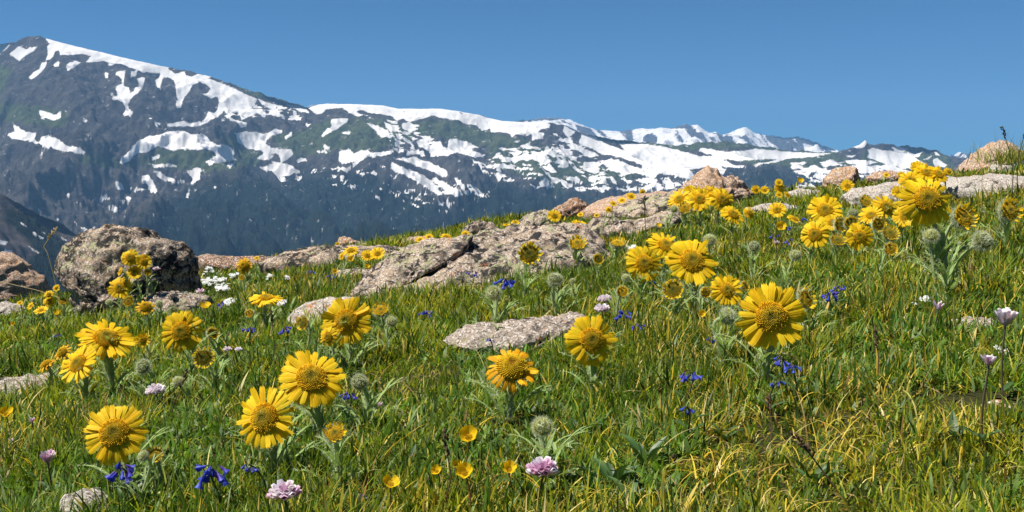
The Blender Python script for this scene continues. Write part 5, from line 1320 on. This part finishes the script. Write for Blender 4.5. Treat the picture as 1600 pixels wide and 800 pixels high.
def floret_mesh(kind):
    mb = MB(); s = np.linspace(0, 1, 6)
    cols = {'pink': ((.50, .12, .38), (.72, .50, .62)), 'pale': ((.55, .38, .42), (.78, .72, .70)), 'white': ((.62, .46, .56), (.82, .80, .80))}[kind]
    w = .12 + .16 * np.sin(s * math.pi * .85)
    for sg in (-1, 1):
        V = []
        for q in range(6):
            for e in (-1, 0, 1): V.append((s[q], w[q] * e, sg * (.10 + .10 * math.sin(s[q] * 3)) * (1 - e * e * .9)))
        c = np.array(cols[0]) + (np.array(cols[1]) - np.array(cols[0])) * s[:, None]
        mb.add(V, grid_faces(6, 3), (), np.repeat(c, 3, 0))
    return mb.mesh("floret", M_CLOVER)
FLORET = {k: floret_mesh(k) for k in ('pink', 'pale', 'white')}
def clover(px, py, diam, mix, label, n=26, upright=False, L0=.05):
    rng = np.random.default_rng(int(px * 5 + py))
    d, D, p, L = settle(px, py, diam, .028, L0, .008, .03, 3.1 if px == 244 else .93 * ground_hit(px, py))
    bx, by = p[0] + rng.normal(0, .005), d + .008; bz = float(ground(bx, by)) - .005
    t = thing("clover", (bx, by, bz), label, "flower", "pink and white clovers")
    PLANTS.append((bx, by, max(.006, p[2] - D * .6 - bz), D * .55))
    c = Vector((p[0] - bx, p[1] - by, p[2] - bz - D * .25))
    sm, B = stem_mesh((0, 0, 0), c, (0, -.15, 1), .0011, False, 0, (.16, .12, .07), rng, mat=M_BROAD)
    link("stem", sm, t)
    if diam < 16: n = min(n, 12)
    for k in range(n):
        a = k * 2.4; u = (k + .5) / n
        th = (.15 + (.55 if upright else 1.25) * math.sqrt(u))
        M = Matrix.Translation(c) @ Matrix.Rotation(a, 4, 'Z') @ Matrix.Rotation(-(math.pi / 2 - th), 4, 'Y') @ Matrix.Diagonal((D * rng.uniform(.52, .66) * (1.3 if upright else 1), D * (.42 if upright else .58), D * (.42 if upright else .58), 1))
        link("floret", FLORET[mix[rng.integers(0, len(mix))]], t, M)
    for k in range(3):
        M = Matrix.Translation(Vector(B[1])) @ Matrix.Rotation(k * 2.1 + rng.uniform(0, 1), 4, 'Z') @ Matrix.Scale(rng.uniform(.018, .03), 4)
        link("leaf", LANCE[k % 3], t, M)
P3, W3 = ('pink', 'pale', 'white'), ('pale', 'white', 'white')
CLOV = [
 (848,729,46,('pink', 'pink', 'white', 'white'),"bright pink and white clover in front of the domed orange sunflower's stem",30),
 (444,765,46,P3,"pink and white clover at the bottom edge below the front pair",26),
 (75,717,27,('pink','pale'),"dusky pink clover near the left edge, left of the purple flowers",14,True),
 (243,608,28,W3,"pale pink round clover in grass below the dark centred woolly bud",26),
 (1571,500,38,W3,"tall white clover with purple streaks near the right edge",15,True,.09),
 (1545,566,26,P3,"purple streaked clover bud below the tall white one near the right edge",13,True,.09),
 (1466,481,20,P3,"small pink clover bud beside white flowers on the right slope",8,True),
 (945,466,22,W3,"upper one of two pale pink clovers above the big dark disced sunflower",24),
 (941,481,22,W3,"lower one of two pale pink clovers above the big dark disced sunflower",24),
 (355,545,13,W3,"small whitish clover right of the half open flower in the left group",16),
 (372,545,12,W3,"small pale clover in grass just above the front pair, at the left",16),
 (313,455,14,('pink','pale'),"pink blossom tuft between the mossy rock and the white cushions",16),
 (594,634,12,('pale','pink'),"small pink clover bud in grass right of the dark hairy bud",8,True),
 (18,690,11,('pale','pink'),"small pink clover bud close to the left edge",7,True),
 (50,658,12,('pale','pink'),"small pale clover bud left of the lower left sunflower",7,True),
 (244,419,10,('pink','pale'),"tiny pink clover in the grass on the big boulder's right side",10),
 (1213,378,9,('pink','pale'),"tiny pink clover between bellflowers near the right slope's buttercup",9),
]
for c in CLOV: clover(*c)

def cup_petal():
    mb = MB(); s = np.linspace(0, 1, 6); w = np.linspace(-1, 1, 5)
    S, W = np.meshgrid(s, w, indexing='ij')
    wd = .40 * np.sin(np.clip(S * .62 + .05, 0, 1) * math.pi) ** .7
    X = S - .10 * S * W ** 2; Y = W * wd; Z = .45 * S ** 2 + .12 * W ** 2 * S
    mb.add(np.stack([X, Y, Z], -1).reshape(-1, 3), grid_faces(6, 5), (), np.array((.84, .56, .012)) * (1 - .15 * (1 - S.reshape(-1, 1))))
    return mb.mesh("petal", M_PETAL)
CUP = cup_petal()
def cup_center():
    mb = MB(); rng = np.random.default_rng(5)
    for k in range(40):
        a, r = k * 2.4, .26 * math.sqrt(k / 40)
        tube(mb, [(r * math.cos(a), r * math.sin(a), .02), (r * 1.3 * math.cos(a), r * 1.3 * math.sin(a), .22 + .05 * rng.random())], [.02, .03], (.55, .36, .02), 4)
    return mb.mesh("stamens", M_DISC)
CUPC = cup_center()
def buttercup(px, py, diam, yaw, pitch, label):
    rng = np.random.default_rng(int(px + py * 3))
    d, D, p, L = settle(px, py, diam, .023, .05, .006, .03, .96 * ground_hit(px, py))
    bx, by = p[0] + rng.normal(0, .006), d + .006; bz = float(ground(bx, by)) - .005
    t = thing("buttercup", (bx, by, bz), label, "flower", "small yellow buttercups")
    PLANTS.append((bx, by, max(.008, p[2] - D * .5 - bz), D * .5))
    M, n = head_frame((p[0] - bx, p[1] - by, p[2] - bz), yaw, pitch, rng.uniform(0, 6))
    sm, B = stem_mesh((0, 0, 0), M.translation - n * D * .08, n, .0008, False, 0, (.18, .10, .05), rng, mat=M_BROAD)
    link("stem", sm, t)
    S = M @ Matrix.Scale(D * .58, 4)
    for k in range(5):
        link("petal", CUP, t, S @ Matrix.Rotation(k * 1.2566 + rng.normal(0, .08), 4, 'Z') @ Matrix.Rotation(rng.uniform(-.45, -.1), 4, 'Y'))
    link("stamens", CUPC, t, S)
    for k in range(3):
        Ml = Matrix.Translation(Vector(B[1])) @ Matrix.Rotation(k * 2.1 + rng.uniform(0, 1), 4, 'Z') @ Matrix.Scale(rng.uniform(.016, .028), 4)
        link("leaf", LANCE[k % 3], t, Ml)
BUT = [
 (733,685,33,0,50,"buttercup cup on a thin stem left of the domed orange sunflower's foot"),
 (796,735,25,5,55,"buttercup left of the bright pink and white clover"),
 (727,741,30,-15,50,"wide buttercup at the bottom, below the one on a thin stem"),
 (683,737,18,-20,40,"leftmost small buttercup of the bottom group"),
 (714,729,17,0,60,"small buttercup just above the wide one at the bottom"),
 (610,758,27,10,60,"lone buttercup at the bottom between the pink clover and the buttercup group"),
 (10,648,22,20,60,"buttercup cut close by the left edge, above the lower left sunflower"),
 (320,481,18,10,70,"flat yellow buttercup behind the dark centred left sunflower"),
 (90,491,11,0,60,"small buttercup below the far left sunflower clump"),
 (21,507,8,0,40,"tiny yellow flower in shaded grass at the left edge"),
 (549,407,12,0,50,"small buttercup below the clump on the long pale slab"),
 (524,426,10,10,50,"small buttercup on the low brownish stone"),
 (574,418,9,0,50,"tiny buttercup at the left tip of the large outcrop"),
 (1220,356,17,0,35,"buttercup with a bright heart shape on the right slope"),
 (1029,354,10,0,55,"tiny yellow buttercup in grass above the trio"),
 (1097,492,13,-10,30,"orange yellow small flower left of the teardrop shaped bud"),
 (1250,285,12,0,50,"small yellow flower beside the white cushion on the right crest"),
]
for b in BUT: buttercup(*b)

# ------------------------------------------------------------------ white flower cushions
def cushion(px, py, wpx, hpx, n, label, d=None, spread=1.0):
    rng = np.random.default_rng(int(px + py))
    d = d or min(ground_hit(px, py + hpx * .4), 5.2)
    if px == 326: d = 4.0
    p = at(px, py, d); a = wpx / F * d / 2; b = max(a * .8, hpx / F * d * 1.6)
    bx, by = p[0], d; bz = float(ground(bx, by))
    lift = max(0.012, p[2] - bz)
    PLANTS.append((bx, by - b * .6, .012, a))
    t = thing("white_flower_cushion", (bx, by, bz), label, "flower cushion", "white flower cushions")
    ml, mf = MB(), MB()
    def pos(k):
        r, th = np.sqrt(rng.random(k)), rng.uniform(0, 6.283, k)
        x, y = a * r * np.cos(th), b * r * np.sin(th)
        nz = perlin((bx + x) * 34, (by + y) * 34, 1.7)
        ok = nz > -.12 + .25 * r ** 2
        P = np.stack([x, y, ground(bx + x, by + y) - bz + lift * (1 - .5 * r ** 2) + .018 * nz + rng.normal(0, .004, k)], -1)
        return P[ok]
    P = pos(n * 3); D = rng.normal(0, .6, P.shape) + np.array([0, 0, 1.0])
    hairs(ml, P - np.array([0, 0, .012]), D, rng.uniform(.010, .024, len(P)), .0016, np.array((.11, .17, .05)))
    link("leaves", ml.mesh("leaves", M_BROAD), t)
    P = pos(n * 2)
    th = np.arange(5) / 5 * 2 * math.pi
    for q in P:
        s = rng.uniform(.0042, .0062) * max(1, d / 2.4) ** .6
        M = rotx(rng.uniform(.1, .8)) @ rotz(rng.uniform(0, 6))
        for h in th:
            V = np.array([(0.1, 0, 0), (.6, -.34, .1), (1, -.22, .12), (1.02, .22, .12), (.6, .34, .1)]) * s
            mf.add(V @ rotz(h).T @ M.T + q + np.array([0, 0, .006]), [(0, 1, 2, 3)], [(0, 3, 4)], np.array((.80, .80, .78)) * rng.uniform(.9, 1.05))
    link("blossoms", mf.mesh("blossoms", M_WHITE), t)
CUSH = [
 (326,422,14,10,16,"small white cushion at the foot of the big boulder, next to the dark slab"),
 (333,440,36,20,60,"largest white flower cushion, on the grass right of the big boulder"),
 (350,452,34,16,50,"white flower cushion spreading just below the largest one"),
 (360,473,18,18,26,"lowest white cushion of the chain right of the big boulder"),
 (366,434,10,7,9,"tiny white cushion left of the lone orange sunflower's stem"),
 (444,443,14,8,12,"white blossoms in the grass behind, above the flat topped sunflower"),
 (421,437,10,6,8,"few white blossoms right of the lone orange sunflower"),
 (442,478,14,12,14,"white blossoms at the left end of the flat grey rock"),
 (987,390,16,26,22,"white flower cushion behind the left sunflower of the trio"),
 (1255,292,34,9,34,"white flower cushion on the low rock of the right crest"),
 (1590,560,26,40,40,"white blossoms cut by the right edge of the photo"),
 (1429,485,24,9,6,"few white blossoms left of the small pink clover on the right slope"),
 (1452,485,10,9,4,"white blossom touching the small pink clover on the right slope"),
]
for c in CUSH: cushion(*c)

# ------------------------------------------------------------------ broad leaved plants, stalks
def broad_plant(px, py, size, n, label, col=0, up=.6):
    rng = np.random.default_rng(int(px * 2 + py))
    d = min(ground_hit(px, py), 5.0); p = at(px, py, d)
    t = thing("broad_leaf_plant", (p[0], d, float(ground(p[0], d)) - .004), label, "plant", "broad leaved plants")
    for k in range(n):
        M = Matrix.Rotation(k * 2.4 + rng.uniform(-.5, .5), 4, 'Z') @ Matrix.Rotation(-rng.uniform(.1, up), 4, 'Y') @ Matrix.Scale(size * .62 * rng.uniform(.7, 1.15), 4)
        link("leaf", BROADS[(k + col) % len(BROADS)], t, M)
BROADS = [lance_mesh(i + 20, c, .11) for i, c in enumerate([(.050, .105, .025), (.065, .13, .035), (.04, .085, .025), (.08, .13, .05)])]
BROADP = [
 (195,800,.060,7,"lance leaved plant at the bottom left beside the grey lichened rock"),
 (255,798,.055,6,"lance leaved plant at the bottom left, below the small half open flower"),
 (905,690,.070,7,"dark lance leaved plant right of the round pale bud"),
 (960,770,.075,8,"large lance leaved plant at the bottom, right of the pink and white clover"),
 (1010,735,.070,7,"upright bluish leaved plant at the bottom right of middle"),
 (830,790,.060,6,"lance leaved plant at the bottom edge under the pink and white clover"),
 (985,790,.055,6,"lance leaved plant cut by the bottom edge right of middle"),
 (1130,690,.050,6,"lance leaved plant in the open grass below the blue bellflowers"),
 (1385,620,.050,5,"lance leaved plant in the middle of the right foreground"),
 (1490,700,.055,6,"lance leaved plant at the lower right under the clovers"),
 (480,690,.050,6,"lance leaved plant between the front pair and the half open flower"),
 (640,735,.050,6,"lance leaved plant above the lone bottom buttercup"),
 (60,760,.055,6,"lance leaved plant in the bottom left corner"),
 (1270,760,.055,6,"lance leaved plant at the bottom edge of the right foreground"),
]
for b in BROADP: broad_plant(*b)
def stalk(pts, d, rad, col, head, label, name="grass_stalk"):
    P = np.stack([at(x, y, d + i * .004) for i, (x, y) in enumerate(pts)])
    g = float(ground(P[0, 0], P[0, 1])); b = P[0].copy(); b[2] = min(g, P[0, 2]) 
    t = thing(name, tuple(b), label, "grass stalk")
    Q = P - b
    if P[0, 2] - g > .004: Q = np.concatenate([[[0, 0, 0]], Q])
    u = np.linspace(0, len(Q) - 1, 24); Qi = np.stack([np.interp(u, np.arange(len(Q)), Q[:, k]) for k in range(3)], -1)
    mb = MB(); tube(mb, Qi, np.linspace(rad, rad * .6, 24), col, 5); link("stem", mb.mesh("stem", M_GRASS), t)
    if head:
        mh = MB(); rng = np.random.default_rng(len(label))
        dirv = Qi[-1] - Qi[-4]; dirv /= np.linalg.norm(dirv)
        for k in range(16):
            c = Qi[-1] + dirv * head * (k / 16 - .2) + rng.normal(0, head * .05, 3)
            dd = dirv + rng.normal(0, .35, 3); dd /= np.linalg.norm(dd)
            tube(mh, [c, c + dd * head * .12, c + dd * head * .24], [rad * .5, rad * 1.5, rad * .3], np.array(col) * rng.uniform(.8, 1.2), 5)
        link("seed_head", mh.mesh("seed_head", M_GRASS), t)
STRAW, DARKS = (.48, .40, .24), (.055, .06, .03)
stalk([(92,470),(84,430),(74,395),(68,385),(77,372)], 3.3, .0018, STRAW, .05, "thin bent straw stalk with a seed head against the valley at the left")
stalk([(97,467),(60,454),(0,440),(-40,432)], 3.2, .0016, STRAW, 0, "long pale straw leaning across the orange topped rock at the left")
stalk([(1583,268),(1578,238),(1570,212)], 2.75, .0013, DARKS, .03, "dark sedge spike leaning left against the sky at the right edge")
stalk([(1590,268),(1592,240),(1600,213)], 2.75, .0013, DARKS, .03, "dark sedge spike leaning right against the sky at the right edge")
stalk([(1535,268),(1528,250),(1518,243)], 3.0, .0010, STRAW, .0, "fine straw blade on the orange overhanging rock")
stalk([(1010,372),(1008,345),(1007,322)], 3.3, .0016, DARKS, .035, "dark sedge spike in front of the lichened pink slab")
stalk([(552,455),(551,430),(549,412)], 2.7, .0010, (.14,.07,.05), 0, "thin reddish stalk beside the low brownish stone")
stalk([(1240,430),(1225,395),(1219,362)], 2.1, .0012, (.12,.07,.05), 0, "thin dark stalk under the heart shaped buttercup")
stalk([(1065,790),(1075,760),(1062,735)], .98, .0012, (.10,.07,.05), .02, "brown sedge spike in the bottom right grass")
stalk([(1405,650),(1400,610),(1398,575)], 1.25, .0012, (.11,.08,.05), .02, "brown sedge spike in the grass left of the purple streaked clover")
stalk([(430,560),(428,530),(425,500)], 1.9, .0012, (.11,.08,.05), .02, "brown sedge spike above the lower sunflower of the front pair")
for xs, lab in [([(1310,770),(1285,735),(1262,705)], "dark sedge spike leaning left in the bottom right grass"),
                ([(1205,690),(1206,665),(1204,645)], "short dark sedge spike below the biggest sunflower's blue bellflowers"),
                ([(1372,590),(1373,560),(1370,538)], "short dark sedge spike in the grass under the right slope's tallest plant"),
                ([(695,790),(705,745),(698,705)], "brown grass stalk beside the bottom buttercup group"),
                ([(265,660),(272,630),(284,600)], "brown grass stalk leaning right above the lower left sunflower")]:
    stalk(xs, max(.85, .97 * ground_hit(*xs[0])), .0011, (.12, .08, .05), .022, lab)
def sky_tuft():
    """Grass growing on the overhanging rock at the right edge."""
    n = 420
    cx = at(1592, 262, 3.05)
    x = cx[0] + RNG.normal(0, .055, n); y = 3.05 + RNG.normal(0, .05, n)
    t = RNG.uniform(0, 6.28, n); z = cx[2] + .015 + RNG.normal(0, .006, n)
    mb = MB()
    P = np.stack([x, y, z], -1) ; 
    loc = np.array([cx[0], 3.05, cx[2]])
    hairs(mb, P - loc, np.stack([RNG.normal(0, .35, n), RNG.normal(0, .35, n), np.ones(n)], -1), RNG.uniform(.03, .075, n), .0011, pick([(.13, .19, .03), (.20, .23, .04), (.36, .32, .08)], [.4, .35, .25], n).repeat(5, 0))
    o = link("grass_tuft", mb.mesh("grass_tuft", M_GRASS)); o.location = loc
    tag(o, "tuft of green grass growing on the overhanging rock at the right edge", "grass tuft", kind="stuff")
sky_tuft()
build_grass()
